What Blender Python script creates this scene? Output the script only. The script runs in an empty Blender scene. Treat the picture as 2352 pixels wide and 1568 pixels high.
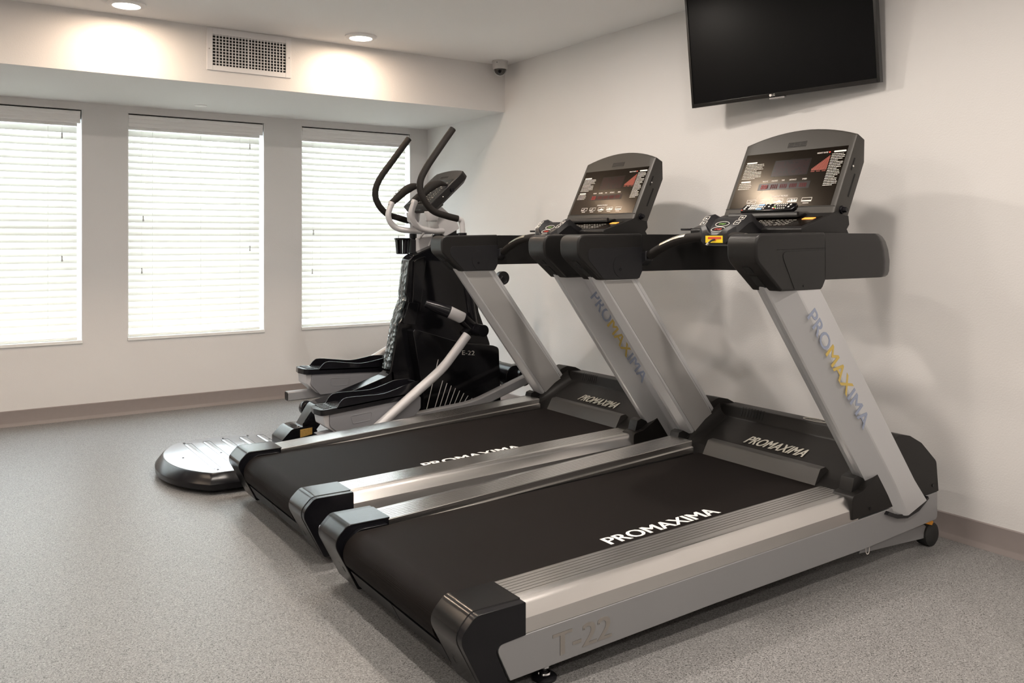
import bpy, bmesh, math, random
from math import sin, cos, pi, radians, sqrt
from mathutils import Vector, Matrix

random.seed(7)
S = bpy.context.scene
COL = S.collection

# ------------------------------------------------------------------ camera
CAMX, CAMY, CAMZ, YAW, FPX, HOR = -3.364, -6.336, 1.2, 33.596, 1971.1, 548.25
cd = bpy.data.cameras.new('camera')
cam = bpy.data.objects.new('camera', cd)
COL.objects.link(cam)
cam.location = (CAMX, CAMY, CAMZ)
cam.rotation_euler = (pi / 2, 0, -radians(YAW))
cd.sensor_width = 36.0
cd.lens = 36.0 * FPX / 2352
cd.shift_y = (HOR - 784) / 2352
cd.clip_start = 0.05
cd.clip_end = 60
S.camera = cam

# ------------------------------------------------------------------ world, lights, exposure
W = bpy.data.worlds.new('daylight')
S.world = W
W.use_nodes = True
wb = W.node_tree.nodes['Background']
wb.inputs[0].default_value = (0.84, 0.93, 1.0, 1)
wb.inputs[1].default_value = 9.5

S.view_settings.view_transform = 'Standard'
S.view_settings.look = 'None'
S.view_settings.gamma = 1.0
S.view_settings.use_curve_mapping = False
S.view_settings.exposure = 0.27
S.cycles.use_denoising = True
S.cycles.max_bounces = 10
S.cycles.diffuse_bounces = 6
S.cycles.glossy_bounces = 4
S.cycles.sample_clamp_indirect = 8.0

CEIL, SOFZ, SOFY = 2.44, 2.107, -1.181
WINX = [(-3.70, -2.584), (-2.308, -1.364), (-1.083, -0.156)]
WINZ0, WINZ1 = 0.505, 2.058
CAN_X = [-1.229, -2.555, -3.88, -5.2]
CAN_Y = [-1.45, -2.88, -4.46, -5.97, -7.5]  # rows nearer the camera are unseen, spacing carried on as camera-side fill
CAN_W = {0: 6.0, 1: 13.5, 2: 9.8, 3: 12.0, 4: 11.0}
CAN_COL = (1.0, 0.76, 0.55)


def can_lamp(x, y, watts):
    ld = bpy.data.lights.new('downlight', 'AREA')
    ld.shape = 'DISK'
    ld.size = 0.13
    ld.energy = watts
    ld.color = CAN_COL if y > -2 else (1.0, 0.90, 0.80)
    o = bpy.data.objects.new('downlight_lamp', ld)
    COL.objects.link(o)
    o.location = (x, y, CEIL - 0.022)
    return o


for iy, yy in enumerate(CAN_Y):
    for xx in CAN_X:
        can_lamp(xx, yy, CAN_W[iy] * {-1.229: 1.35, -2.555: 1.0, -3.88: 0.5, -5.2: 0.5}[xx] if iy else CAN_W[iy])

for (a, b) in WINX:                                     # sky portals in the window openings
    ld = bpy.data.lights.new('window_portal', 'AREA')
    ld.shape = 'RECTANGLE'
    ld.size, ld.size_y = b - a, WINZ1 - WINZ0
    ld.cycles.is_portal = True
    o = bpy.data.objects.new('window_portal', ld)
    COL.objects.link(o)
    o.location = ((a + b) / 2, 0.16, (WINZ0 + WINZ1) / 2)
    o.rotation_euler = (-pi / 2, 0, 0)


# ------------------------------------------------------------------ materials
def srgb(r, g, b):
    f = lambda c: (c / 255 / 12.92) if c / 255 <= 0.04045 else ((c / 255 + 0.055) / 1.055) ** 2.4
    return (f(r), f(g), f(b), 1)


def principled(name, col, rough=0.5, metal=0.0, spec=0.5, coat=0.0, bump=None, var=None, emit=None, coat_rough=0.05):
    """bump = (kind, scale, strength, distance); var = (scale, amount) mottles the colour a little."""
    m = bpy.data.materials.new(name)
    m.use_nodes = True
    nt = m.node_tree
    p = nt.nodes['Principled BSDF']
    p.inputs['Base Color'].default_value = col if len(col) == 4 else (*col, 1)
    p.inputs['Roughness'].default_value = rough
    p.inputs['Metallic'].default_value = metal
    p.inputs['Specular IOR Level'].default_value = spec
    p.inputs['Coat Weight'].default_value = coat
    p.inputs['Coat Roughness'].default_value = coat_rough
    tc = nt.nodes.new('ShaderNodeTexCoord')
    if var:
        n = nt.nodes.new('ShaderNodeTexNoise')
        n.inputs['Scale'].default_value = var[0]
        n.inputs['Detail'].default_value = 4
        nt.links.new(tc.outputs['Object'], n.inputs['Vector'])
        mx = nt.nodes.new('ShaderNodeMix')
        mx.data_type = 'RGBA'
        c = p.inputs['Base Color'].default_value
        k = var[1]
        mx.inputs[6].default_value = (c[0] * (1 - k), c[1] * (1 - k), c[2] * (1 - k), 1)
        mx.inputs[7].default_value = (min(1, c[0] * (1 + k)), min(1, c[1] * (1 + k)), min(1, c[2] * (1 + k)), 1)
        nt.links.new(n.outputs['Fac'], mx.inputs[0])
        nt.links.new(mx.outputs[2], p.inputs['Base Color'])
    if bump:
        kind, sc, st, dist = bump
        vec = tc.outputs['Object']
        if kind == 'brush':                              # streaks that run along x
            mp = nt.nodes.new('ShaderNodeMapping')
            mp.inputs['Scale'].default_value = (sc * 0.02, sc, sc)
            nt.links.new(vec, mp.inputs['Vector'])
            t = nt.nodes.new('ShaderNodeTexNoise')
            t.inputs['Scale'].default_value = 1.0
            t.inputs['Detail'].default_value = 3
            nt.links.new(mp.outputs[0], t.inputs['Vector'])
            h = t.outputs['Fac']
        elif kind == 'voronoi':
            t = nt.nodes.new('ShaderNodeTexVoronoi')
            t.inputs['Scale'].default_value = sc
            nt.links.new(vec, t.inputs['Vector'])
            h = t.outputs['Distance']
        elif kind == 'wave':
            t = nt.nodes.new('ShaderNodeTexWave')
            t.inputs['Scale'].default_value = sc
            nt.links.new(vec, t.inputs['Vector'])
            h = t.outputs['Fac']
        else:
            t = nt.nodes.new('ShaderNodeTexNoise')
            t.inputs['Scale'].default_value = sc
            t.inputs['Detail'].default_value = 3
            nt.links.new(vec, t.inputs['Vector'])
            h = t.outputs['Fac']
        b = nt.nodes.new('ShaderNodeBump')
        b.inputs['Strength'].default_value = st
        b.inputs['Distance'].default_value = dist
        nt.links.new(h, b.inputs['Height'])
        nt.links.new(b.outputs[0], p.inputs['Normal'])
    if emit:
        p.inputs['Emission Color'].default_value = (*emit[0], 1)
        p.inputs['Emission Strength'].default_value = emit[1]
    return m


M = {}
M['wall'] = principled('wall_paint', (0.72, 0.706, 0.700), 0.75, bump=('noise', 150, 0.17, 0.004), var=(1.5, 0.02))
M['ceiling'] = principled('ceiling_paint', (0.86, 0.845, 0.835), 0.8, bump=('noise', 120, 0.15, 0.003))
M['base'] = principled('rubber_baseboard', srgb(138, 129, 127), 0.5, var=(30, 0.05))
M['white'] = principled('white_paint', (0.88, 0.87, 0.86), 0.4)
M['grille'] = principled('grille_white', (0.74, 0.73, 0.74), 0.4)
M['duct'] = principled('duct_dark', (0.01, 0.01, 0.01), 0.9)
M['sill'] = principled('sill_white', (0.85, 0.85, 0.84), 0.35)
M['silver'] = principled('silver_paint', (0.29, 0.292, 0.30), 0.42, 0.35, bump=('noise', 900, 0.08, 0.0004), var=(3, 0.03))
M['insert'] = principled('grey_insert', (0.33, 0.325, 0.32), 0.5, 0.2)
M['silver_up'] = principled('upright_silver', (0.56, 0.565, 0.58), 0.36, 0.45, bump=('noise', 700, 0.06, 0.0004))
M['rail'] = principled('brushed_aluminium', (0.66, 0.645, 0.63), 0.27, 1.0, var=(6, 0.05))
M['steel'] = principled('satin_black_cap', (0.006, 0.006, 0.0065), 0.19, 0.0, spec=0.32, var=(40, 0.1))
M['steel'].node_tree.nodes['Principled BSDF'].inputs['IOR'].default_value = 1.62
M['gloss_black'] = principled('gloss_black_plastic', (0.006, 0.006, 0.008), 0.24, spec=0.30, var=(8, 0.2))
M['piano'] = principled('piano_black', (0.004, 0.004, 0.005), 0.12, spec=0.4)
M['black'] = principled('black_plastic', (0.010, 0.010, 0.012), 0.40, spec=0.4, bump=('noise', 900, 0.15, 0.0004))
M['charcoal'] = principled('charcoal_plastic', (0.013, 0.013, 0.013), 0.45, spec=0.32, bump=('noise', 1100, 0.25, 0.0005))
M['armgrey'] = principled('arm_cover_plastic', (0.0095, 0.009, 0.009), 0.40, spec=0.34, bump=('noise', 1100, 0.25, 0.0005))
M['headgrey'] = principled('console_head_plastic', (0.036, 0.033, 0.029), 0.45, spec=0.4, bump=('noise', 1100, 0.2, 0.0005))
M['hood'] = principled('hood_plastic', (0.0075, 0.0065, 0.006), 0.45, spec=0.30, bump=('noise', 1000, 0.25, 0.0005))
M['lipgrey'] = principled('hood_lip_grey', (0.042, 0.040, 0.038), 0.42)
M['rubber'] = principled('rubber', (0.015, 0.015, 0.015), 0.7)
M['foam'] = principled('foam_grip', (0.011, 0.009, 0.008), 0.75, spec=0.3, bump=('noise', 500, 0.5, 0.001))
M['greytube'] = principled('light_grey_tube', (0.50, 0.49, 0.50), 0.35, 0.2)
M['greyplastic'] = principled('grey_plastic', (0.19, 0.19, 0.205), 0.5)
M['tubegrey'] = principled('pedal_tube_grey', (0.30, 0.30, 0.31), 0.4, 0.2)
M['chrome'] = principled('chrome', (0.75, 0.75, 0.77), 0.12, 1.0)
M['sensor'] = principled('sensor_steel', (0.78, 0.74, 0.66), 0.3, 1.0)
M['display'] = principled('display_overlay', (0.006, 0.0045, 0.0035), 0.21, spec=0.11)
M['display'].node_tree.nodes['Principled BSDF'].inputs['Specular Tint'].default_value = (1.0, 0.74, 0.46, 1)
M['lcd'] = principled('dark_red_window', (0.004, 0.001, 0.001), 0.30, spec=0.12)
M['print'] = principled('white_print', (0.80, 0.76, 0.72), 0.5)
M['printdim'] = principled('grey_print', (0.25, 0.24, 0.22), 0.5)
M['badge'] = principled('silver_badge', (0.60, 0.58, 0.52), 0.35, 0.6)
M['beltwhite'] = principled('belt_print', (0.75, 0.75, 0.75), 0.6)
M['logoblue'] = principled('logo_blue', (0.27, 0.31, 0.42), 0.45)
M['logogold'] = principled('logo_gold', (0.55, 0.40, 0.10), 0.45)
M['tvbezel'] = principled('tv_bezel', (0.006, 0.006, 0.006), 0.2)
M['tvscreen'] = principled('tv_screen', (0.0012, 0.0014, 0.002), 0.34, spec=0.10)
M['yellow'] = principled('yellow_sticker', (0.85, 0.62, 0.02), 0.5)
M['red'] = principled('red_print', (0.62, 0.06, 0.03), 0.5)
M['redled'] = principled('red_led', (0.2, 0.01, 0.01), 0.5, emit=((1.0, 0.03, 0.02), 0.25))
M['reddim'] = principled('red_led_dim', (0.05, 0.004, 0.004), 0.5, spec=0.1, emit=((1.0, 0.03, 0.02), 0.012))
M['redbar'] = principled('heart_rate_print', (0.26, 0.05, 0.03), 0.5)
M['orangeled'] = principled('orange_display', (0.5, 0.15, 0.02), 0.5, emit=((1.0, 0.38, 0.06), 1.1))
M['green'] = principled('green_print', (0.22, 0.42, 0.10), 0.5)
M['bluekey'] = principled('blue_key', (0.35, 0.55, 0.90), 0.5)
M['glow'] = principled('lamp_lens', (1, 1, 1), 0.5, emit=((1.0, 0.92, 0.80), 14.0))
M['dome'] = principled('smoked_dome', (0.012, 0.012, 0.010), 0.05, spec=0.8)
M['camwhite'] = principled('camera_housing', (0.55, 0.54, 0.53), 0.4)
M['amber'] = principled('amber_label', (0.70, 0.28, 0.02), 0.35, var=(90, 0.5))
M['quilt'] = principled('embossed_gloss_panel', (0.06, 0.075, 0.08), 0.12, spec=0.9, bump=('voronoi', 38, 0.9, 0.02))
M['gold'] = principled('worn_gold_label', (0.50, 0.30, 0.08), 0.45, 0.4, bump=('noise', 250, 0.8, 0.003), var=(160, 0.6))

# belt: black with a fine weave
mb_ = M['belt'] = principled('belt_rubber', (0.0068, 0.005, 0.0045), 0.65, spec=0.10, bump=('wave', 160, 0.35, 0.0006), var=(5, 0.12))

# step plate: bright sheet metal
M['plate'] = principled('step_plate_metal', (0.50, 0.52, 0.55), 0.24, 0.9, bump=('noise', 300, 0.06, 0.0005))


def floor_material():
    m = bpy.data.materials.new('speckled_floor')
    m.use_nodes = True
    nt = m.node_tree
    p = nt.nodes['Principled BSDF']
    tc = nt.nodes.new('ShaderNodeTexCoord')
    v = nt.nodes.new('ShaderNodeTexVoronoi')
    v.inputs['Scale'].default_value = 400
    n3 = nt.nodes.new('ShaderNodeTexNoise')
    n3.inputs['Scale'].default_value = 150
    n3.inputs['Detail'].default_value = 2
    nt.links.new(tc.outputs['Object'], v.inputs['Vector'])
    nt.links.new(tc.outputs['Object'], n3.inputs['Vector'])
    sp = nt.nodes.new('ShaderNodeSeparateColor')
    nt.links.new(v.outputs['Color'], sp.inputs[0])
    r1 = nt.nodes.new('ShaderNodeValToRGB')
    e = r1.color_ramp.elements
    e[0].position, e[0].color = 0.0, (0.045, 0.044, 0.044, 1)
    e[1].position, e[1].color = 1.0, (0.36, 0.355, 0.352, 1)
    for pos, c in ((0.07, 0.07), (0.13, 0.165), (0.50, 0.225), (0.85, 0.265)):
        k = e.new(pos)
        k.color = (c, c * 0.99, c * 0.985, 1)
    nt.links.new(sp.outputs[0], r1.inputs['Fac'])
    mx = nt.nodes.new('ShaderNodeMix')
    mx.data_type = 'RGBA'
    mx.blend_type = 'MULTIPLY'
    mx.inputs[0].default_value = 1.0
    r2 = nt.nodes.new('ShaderNodeValToRGB')
    e = r2.color_ramp.elements
    e[0].position, e[0].color = 0.35, (0.78, 0.78, 0.78, 1)
    e[1].position, e[1].color = 0.65, (1.15, 1.15, 1.15, 1)
    nt.links.new(n3.outputs['Fac'], r2.inputs['Fac'])
    nt.links.new(r1.outputs[0], mx.inputs[6])
    nt.links.new(r2.outputs[0], mx.inputs[7])
    nt.links.new(mx.outputs[2], p.inputs['Base Color'])
    p.inputs['Roughness'].default_value = 0.42
    p.inputs['Specular IOR Level'].default_value = 0.45
    return m


M['floor'] = floor_material()


def slat_material():
    m = bpy.data.materials.new('blind_slat')
    m.use_nodes = True
    nt = m.node_tree
    out = nt.nodes['Material Output']
    p = nt.nodes['Principled BSDF']
    p.inputs['Base Color'].default_value = (0.84, 0.83, 0.79, 1)
    p.inputs['Roughness'].default_value = 0.4
    t = nt.nodes.new('ShaderNodeBsdfTranslucent')
    t.inputs['Color'].default_value = (0.86, 0.85, 0.80, 1)
    n = nt.nodes.new('ShaderNodeTexNoise')
    n.inputs['Scale'].default_value = 3
    mx = nt.nodes.new('ShaderNodeMixShader')
    mx.inputs[0].default_value = 0.26
    nt.links.new(p.outputs[0], mx.inputs[1])
    nt.links.new(t.outputs[0], mx.inputs[2])
    nt.links.new(mx.outputs[0], out.inputs[0])
    return m


M['slat'] = slat_material()


def glass_material():
    m = bpy.data.materials.new('window_glass')
    m.use_nodes = True
    p = m.node_tree.nodes['Principled BSDF']
    p.inputs['Base Color'].default_value = (0.95, 0.98, 0.97, 1)
    p.inputs['Roughness'].default_value = 0.0
    p.inputs['Transmission Weight'].default_value = 1.0
    p.inputs['IOR'].default_value = 1.02
    return m


M['glass'] = glass_material()


# ------------------------------------------------------------------ mesh helpers
OFF = Vector((0, 0, 0))                                # added to every vertex (puts world coordinates into a thing's own frame)


class MB:
    def __init__(s):
        s.bm = bmesh.new()

    def v(s, p):
        return s.bm.verts.new(Vector(p) + OFF)

    def f(s, vs):
        try:
            return s.bm.faces.new(vs)
        except ValueError:
            return None

    def loft(s, rings, cap=True, close=True):
        R = [[s.v(p) for p in r] for r in rings]
        n = len(R[0])
        for a, b in zip(R[:-1], R[1:]):
            for i in range(n if close else n - 1):
                j = (i + 1) % n
                s.f([a[i], a[j], b[j], b[i]])
        if cap:
            s.f(list(reversed(R[0])))
            s.f(R[-1])
        return s

    def prism(s, axis, pts, lo, hi):
        """pts are the two other coordinates in order (x,y / x,z / y,z)."""
        def P(a, b, c):
            return (c, a, b) if axis == 'x' else (a, c, b) if axis == 'y' else (a, b, c)
        return s.loft([[P(a, b, lo) for a, b in pts], [P(a, b, hi) for a, b in pts]])

    def box(s, x0, x1, y0, y1, z0, z1):
        return s.prism('z', [(x0, y0), (x1, y0), (x1, y1), (x0, y1)], z0, z1)

    def tube(s, path, r, n=14, sect=None, closed=False):
        """r: radius or list of radii; sect: list of (u,v) unit section points."""
        P = [Vector(p) for p in path]
        m = len(P)
        rs = r if isinstance(r, (list, tuple)) else [r] * m
        T = []
        for i in range(m):
            a = P[(i - 1) % m] if (closed or i > 0) else P[i]
            b = P[(i + 1) % m] if (closed or i < m - 1) else P[i]
            T.append((b - a).normalized())
        up = Vector((0, 0, 1)) if abs(T[0].z) < 0.9 else Vector((0, 1, 0))
        N = (up - T[0] * up.dot(T[0])).normalized()
        rings = []
        sec = sect or [(cos(2 * pi * k / n), sin(2 * pi * k / n)) for k in range(n)]
        for i in range(m):
            N = (N - T[i] * N.dot(T[i])).normalized()
            B = T[i].cross(N)
            rings.append([P[i] + N * (u * rs[i]) + B * (w * rs[i]) for u, w in sec])
        if closed:
            R = [[s.v(p) for p in q] for q in rings]
            k = len(sec)
            for i in range(m):
                a, b = R[i], R[(i + 1) % m]
                for j in range(k):
                    s.f([a[j], a[(j + 1) % k], b[(j + 1) % k], b[j]])
            return s
        return s.loft(rings)

    def cyl(s, p0, p1, r0, r1=None, n=24):
        return s.tube([p0, p1], [r0, r0 if r1 is None else r1], n)

    def lathe(s, c, prof, n=32, axis='z'):
        """prof: (radius, height) list."""
        rings = []
        for r, h in prof:
            ring = []
            for k in range(n):
                a = 2 * pi * k / n
                x, y = r * cos(a), r * sin(a)
                ring.append((c[0] + x, c[1] + y, c[2] + h) if axis == 'z' else (c[0] + x, c[1] + h, c[2] + y) if axis == 'y' else (c[0] + h, c[1] + x, c[2] + y))
            rings.append(ring)
        return s.loft(rings)

    def strip(s, a, b, thick):
        """thin solid between polylines a and b, thickened by vector thick"""
        t = Vector(thick)
        rings = []
        for p, q in zip(a, b):
            p, q = Vector(p), Vector(q)
            rings.append([p, q, q + t, p + t])
        return s.loft(rings)


def make(name, mb, mat, parent=None, bevel=0.0, seg=2, angle=35, smooth=True, world=False):
    bm = mb.bm
    bmesh.ops.recalc_face_normals(bm, faces=bm.faces)
    me = bpy.data.meshes.new(name)
    bm.to_mesh(me)
    bm.free()
    if smooth:
        for p in me.polygons:
            p.use_smooth = True
        me.set_sharp_from_angle(angle=radians(angle))
    if mat is not None:
        me.materials.append(M[mat] if isinstance(mat, str) else mat)
    o = bpy.data.objects.new(name, me)
    COL.objects.link(o)
    if parent is not None:
        o.parent = parent
    if bevel > 0:
        b = o.modifiers.new('bevel', 'BEVEL')
        b.width = bevel
        b.segments = seg
        b.limit_method = 'ANGLE'
        b.angle_limit = radians(28)
        b.harden_normals = True
        for p in me.polygons:
            p.use_smooth = True
    return o


def tag(o, label=None, cat=None, group=None, kind=None):
    for k, v in (('label', label), ('category', cat), ('group', group), ('kind', kind)):
        if v:
            o[k] = v
    return o


def thing(name, loc, label, cat, group=None):
    o = bpy.data.objects.new(name, None)
    COL.objects.link(o)
    o.empty_display_size = 0.1
    o.location = loc
    return tag(o, label, cat, group)


def copy_tree(o, parent=None):
    c = o.copy()
    COL.objects.link(c)
    c.parent = parent
    for ch in list(o.children):
        copy_tree(ch, c)
    return c


def fillet(pts, r, seg=6):
    """round the corners of a closed polygon; r is a number or a list per corner"""
    out = []
    n = len(pts)
    for i in range(n):
        p = Vector(pts[i])
        a = Vector(pts[i - 1]) - p
        b = Vector(pts[(i + 1) % n]) - p
        rr = r[i] if isinstance(r, (list, tuple)) else r
        if rr <= 0:
            out.append(tuple(p))
            continue
        la, lb = a.length, b.length
        a.normalize()
        b.normalize()
        th = a.angle(b)
        d = min(rr / math.tan(th / 2), la * 0.49, lb * 0.49)
        p0, p1 = p + a * d, p + b * d
        for k in range(seg + 1):
            t = k / seg
            q = p0 * (1 - t) ** 2 + p * 2 * t * (1 - t) + p1 * t ** 2
            out.append(tuple(q))
    return out


def spline(P, n=8):
    """Catmull-Rom through the points"""
    P = [Vector(p) for p in P]
    Q = [P[0] * 2 - P[1]] + P + [P[-1] * 2 - P[-2]]
    out = []
    for i in range(1, len(Q) - 2):
        a, b, c, d = Q[i - 1:i + 3]
        for k in range(n):
            t = k / n
            out.append(0.5 * ((2 * b) + (c - a) * t + (2 * a - 5 * b + 4 * c - d) * t * t + (3 * b - a - 3 * c + d) * t ** 3))
    out.append(P[-1])
    return out


def text_mesh(name, body, size, mat, parent, origin, xdir, ydir, depth=0.0008, bold=0.0, shear=0.0, width=None, align='LEFT', spacing=1.0, thick=0.0):
    """lettering: baseline start at origin, running along xdir, its up along ydir; scaled to a total width if given"""
    c = bpy.data.curves.new(name, 'FONT')
    c.body = body
    c.size = 1.0
    c.extrude = 0.02
    c.offset = bold
    c.shear = shear
    c.space_character = spacing
    c.resolution_u = 3
    t = bpy.data.objects.new(name, c)
    COL.objects.link(t)
    dg = bpy.context.evaluated_depsgraph_get()
    me = bpy.data.meshes.new_from_object(t.evaluated_get(dg))
    bpy.data.objects.remove(t)
    bpy.data.curves.remove(c)
    xs = [v.co.x for v in me.vertices]
    ys = [v.co.y for v in me.vertices]
    x0, x1 = min(xs), max(xs)
    y0, y1 = min(ys), max(ys)
    sy = size / 0.72 if not width else size / (y1 - y0)
    sx = sy if not width else width / (x1 - x0)
    X = Vector(xdir).normalized()
    Y = Vector(ydir).normalized()
    N = X.cross(Y).normalized()
    o0 = Vector(origin)
    shift = 0.0
    if align == 'CENTER':
        shift = -(x1 - x0) * sx / 2
    for v in me.vertices:
        u = (v.co.x - x0) * sx + shift
        w = (v.co.y - (y0 if width else 0)) * sy
        v.co = o0 + X * u + Y * w + N * (depth * (0.5 + v.co.z / 0.04)) + OFF
    if thick:                                           # heavier strokes: a second impression beside the first
        bm = bmesh.new()
        bm.from_mesh(me)
        geo = bmesh.ops.duplicate(bm, geom=list(bm.verts) + list(bm.edges) + list(bm.faces))
        for g in geo['geom']:
            if isinstance(g, bmesh.types.BMVert):
                g.co += X * thick + N * (depth * 0.02)
        bm.to_mesh(me)
        bm.free()
    me2 = me
    me2.name = name
    me2.materials.clear()
    me2.materials.append(M[mat])
    o = bpy.data.objects.new(name, me2)
    COL.objects.link(o)
    o.parent = parent
    return o


# ------------------------------------------------------------------ room shell
RX0, RY0 = -6.6, -9.2                                   # far ends of the room behind and beside the camera
WT = 0.16


def struct(name, mb, mat, **k):
    return tag(make(name, mb, mat, **k), kind='structure')


struct('floor', MB().box(RX0, 0, RY0, 0, -0.1, 0), 'floor', smooth=False)
struct('ceiling', MB().box(RX0, WT, RY0, WT, CEIL, CEIL + 0.1), 'ceiling', smooth=False)
struct('wall_right', MB().box(0, WT, RY0, WT, -0.1, CEIL), 'wall', smooth=False)
struct('wall_left', MB().box(RX0 - WT, RX0, RY0, WT, -0.1, CEIL + 0.1), 'wall', smooth=False)
struct('wall_front', MB().box(RX0, 0, RY0 - WT, RY0, -0.1, CEIL), 'wall', smooth=False)
m = MB()                                                # window wall with three openings
edges = [RX0] + [v for w in WINX for v in w] + [0.0]
for i in range(0, len(edges), 2):
    m.box(edges[i], edges[i + 1], 0, WT, -0.1, CEIL)
for a, b in WINX:
    m.box(a, b, 0, WT, -0.1, WINZ0 - 0.001)
    m.box(a, b, 0, WT, WINZ1, CEIL)
struct('wall_back', m, 'wall', smooth=False)
struct('trim_1', MB().box(RX0, 0, SOFY, 0, SOFZ, CEIL), 'wall', smooth=False)      # boxed-in soffit


def base_profile():
    return [(0, 0), (0.014, 0), (0.012, 0.006), (0.006, 0.018), (0.004, 0.024), (0.004, 0.098), (0.0, 0.102)]


struct('baseboard_back', MB().prism('x', [(-a, b) for a, b in base_profile()], RX0, -0.002), 'base', angle=20)
struct('baseboard_right', MB().prism('y', [(-a, b) for a, b in base_profile()], RY0, -0.002), 'base', angle=20)
struct('baseboard_left', MB().prism('y', [(RX0 + a, b) for a, b in base_profile()], RY0, -0.02), 'base', angle=20)

for i, (a, b) in enumerate(WINX):
    w = struct('window_%d' % (i + 1), MB().box(a, a + 0.04, 0.11, 0.15, WINZ0, WINZ1).box(b - 0.04, b, 0.11, 0.15, WINZ0, WINZ1)
               .box(a + 0.04, b - 0.04, 0.11, 0.15, WINZ0, WINZ0 + 0.05).box(a + 0.04, b - 0.04, 0.11, 0.15, WINZ1 - 0.05, WINZ1)
               .box(a + 0.04, b - 0.04, 0.115, 0.145, 1.26, 1.30), 'white', smooth=False)
    g = make('window_pane', MB().box(a + 0.04, b - 0.04, 0.128, 0.132, WINZ0 + 0.05, WINZ1 - 0.05), 'glass', w, smooth=False)
    make('window_sill', MB().box(a + 0.001, b - 0.001, -0.012, 0.12, WINZ0, WINZ0 + 0.022), 'sill', w, bevel=0.003)
    make('window_jamb', MB().box(b - 0.006, b - 0.0005, 0.001, 0.11, WINZ0 + 0.023, WINZ1 - 0.001)
         .box(a + 0.0005, a + 0.006, 0.001, 0.11, WINZ0 + 0.023, WINZ1 - 0.001), 'sill', w, smooth=False)


# ------------------------------------------------------------------ window blinds
def blind(a, b, label, tassels, full=True):
    t = thing('window_blind', ((a + b) / 2, 0.04, WINZ0 + 0.03), label, 'window blind', 'white blinds in the window wall')
    global OFF
    OFF = -Vector(t.location)
    x0, x1 = a + 0.012, b - 0.030
    # crown-moulded valance
    pr = [(0.006, 2.048), (0.012, 2.05), (0.016, 2.05), (0.016, 1.968), (0.004, 1.968), (0.001, 1.976), (0.003, 1.99), (-0.001, 1.998), (0.000, 2.02), (-0.006, 2.026), (-0.007, 2.040), (-0.002, 2.048)]
    make('valance', MB().prism('x', pr, a + 0.007, b - 0.014), 'white', t, angle=25)
    make('head_rail', MB().box(x0, x1, 0.024, 0.075, 1.950, 2.0), 'white', t, bevel=0.002)
    make('gap_light_blocker', MB().box(a + 0.008, b - 0.008, 0.03, 0.07, 2.0, 2.0575), 'duct', t, smooth=False)  # added dark bar: stops daylight over the valance, stands for the shadow gap
    n = 30
    ztop, pitch = 1.925, 0.0455
    sl = MB()
    tilt = radians(62)
    for k in range(n):
        zc = ztop - k * pitch
        top, bot = [], []
        for j in range(7):
            u = (j / 6 - 0.5) * 0.050
            h = 0.0022 * (1 - (2 * j / 6 - 1) ** 2)
            yy = 0.045 + u * cos(tilt) - h * sin(tilt)
            zz = zc + u * sin(tilt) + h * cos(tilt)
            top.append((yy, zz))
            bot.append((yy + 0.0022 * sin(tilt), zz - 0.0022 * cos(tilt)))
        sl.prism('x', top + bot[::-1], x0, x1)
    make('slats', sl, 'slat', t, angle=50)
    make('bottom_rail', MB().prism('x', fillet([(0.022, WINZ0 + 0.024), (0.068, WINZ0 + 0.024), (0.066, WINZ0 + 0.040), (0.045, WINZ0 + 0.044), (0.024, WINZ0 + 0.040)], 0.004, 3), x0, x1), 'slat', t)
    for fx in (0.17, 0.53, 0.84):
        x = x0 + (x1 - x0) * fx
        make('ladder_cord', MB().box(x - 0.001, x + 0.001, 0.024, 0.0245, WINZ0 + 0.04, 1.96).box(x - 0.001, x + 0.001, 0.072, 0.0725, WINZ0 + 0.04, 1.96), 'slat', t, smooth=False)
    for (fx, z) in tassels:
        x = x0 + (x1 - x0) * fx
        c = make('pull_cord', MB().cyl((x, 0.010, z + 0.02), (x, 0.016, 1.955), 0.0007, n=6), 'slat', t)
        make('cord_tassel', MB().lathe((x, 0.010, z - 0.02), [(0.005, 0.0), (0.0065, 0.004), (0.004, 0.02), (0.006, 0.036), (0.003, 0.04)], 10), 'camwhite', c)
    OFF = Vector((0, 0, 0))
    return t


blind(*WINX[0], 'white slatted blind in the window cut by the left edge of the photo', [(0.915, 1.88), (0.915, 1.07)])
blind(*WINX[1], 'white slatted blind in the middle window of the wall', [(0.10, 1.34), (0.09, 0.98), (0.915, 1.88), (0.915, 1.13)])
blind(*WINX[2], 'white slatted blind in the window behind the elliptical trainer', [(0.10, 1.25), (0.09, 0.95), (0.915, 1.21)])

# ------------------------------------------------------------------ air grille on the soffit
t = thing('air_grille', (-1.826, SOFY, 2.186), 'white rectangular air grille with fin lattice high on the boxed soffit', 'air vent')
OFF = -Vector(t.location)
gx0, gx1, gz0, gz1 = -2.078, -1.575, 2.187, 2.434
fx0, fx1, fz0, fz1 = gx0 + 0.033, gx1 - 0.033, gz0 + 0.030, gz1 - 0.036
yf = SOFY
m = MB()
for (a, b, c, d) in ((gx0, fx0, gz0, gz1), (fx1, gx1, gz0, gz1), (fx0, fx1, gz0, fz0), (fx0, fx1, fz1, gz1)):
    m.box(a, b, yf - 0.007, yf, c, d)
make('frame', m, 'grille', t, bevel=0.0015)
make('duct_opening', MB().box(fx0, fx1, yf - 0.0005, yf + 0.0, fz0, fz1), 'duct', t, smooth=False)
m = MB()
nv = 23
for k in range(1, nv):
    x = fx0 + (fx1 - fx0) * k / nv
    w_ = 0.0020 if k != 11 else 0.0036
    m.box(x - w_ - 0.0006, x + w_ + 0.0006, yf - 0.0055, yf - 0.0030, fz0, fz1)
make('vertical_fins', m, 'grille', t, smooth=False)
m = MB()
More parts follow.
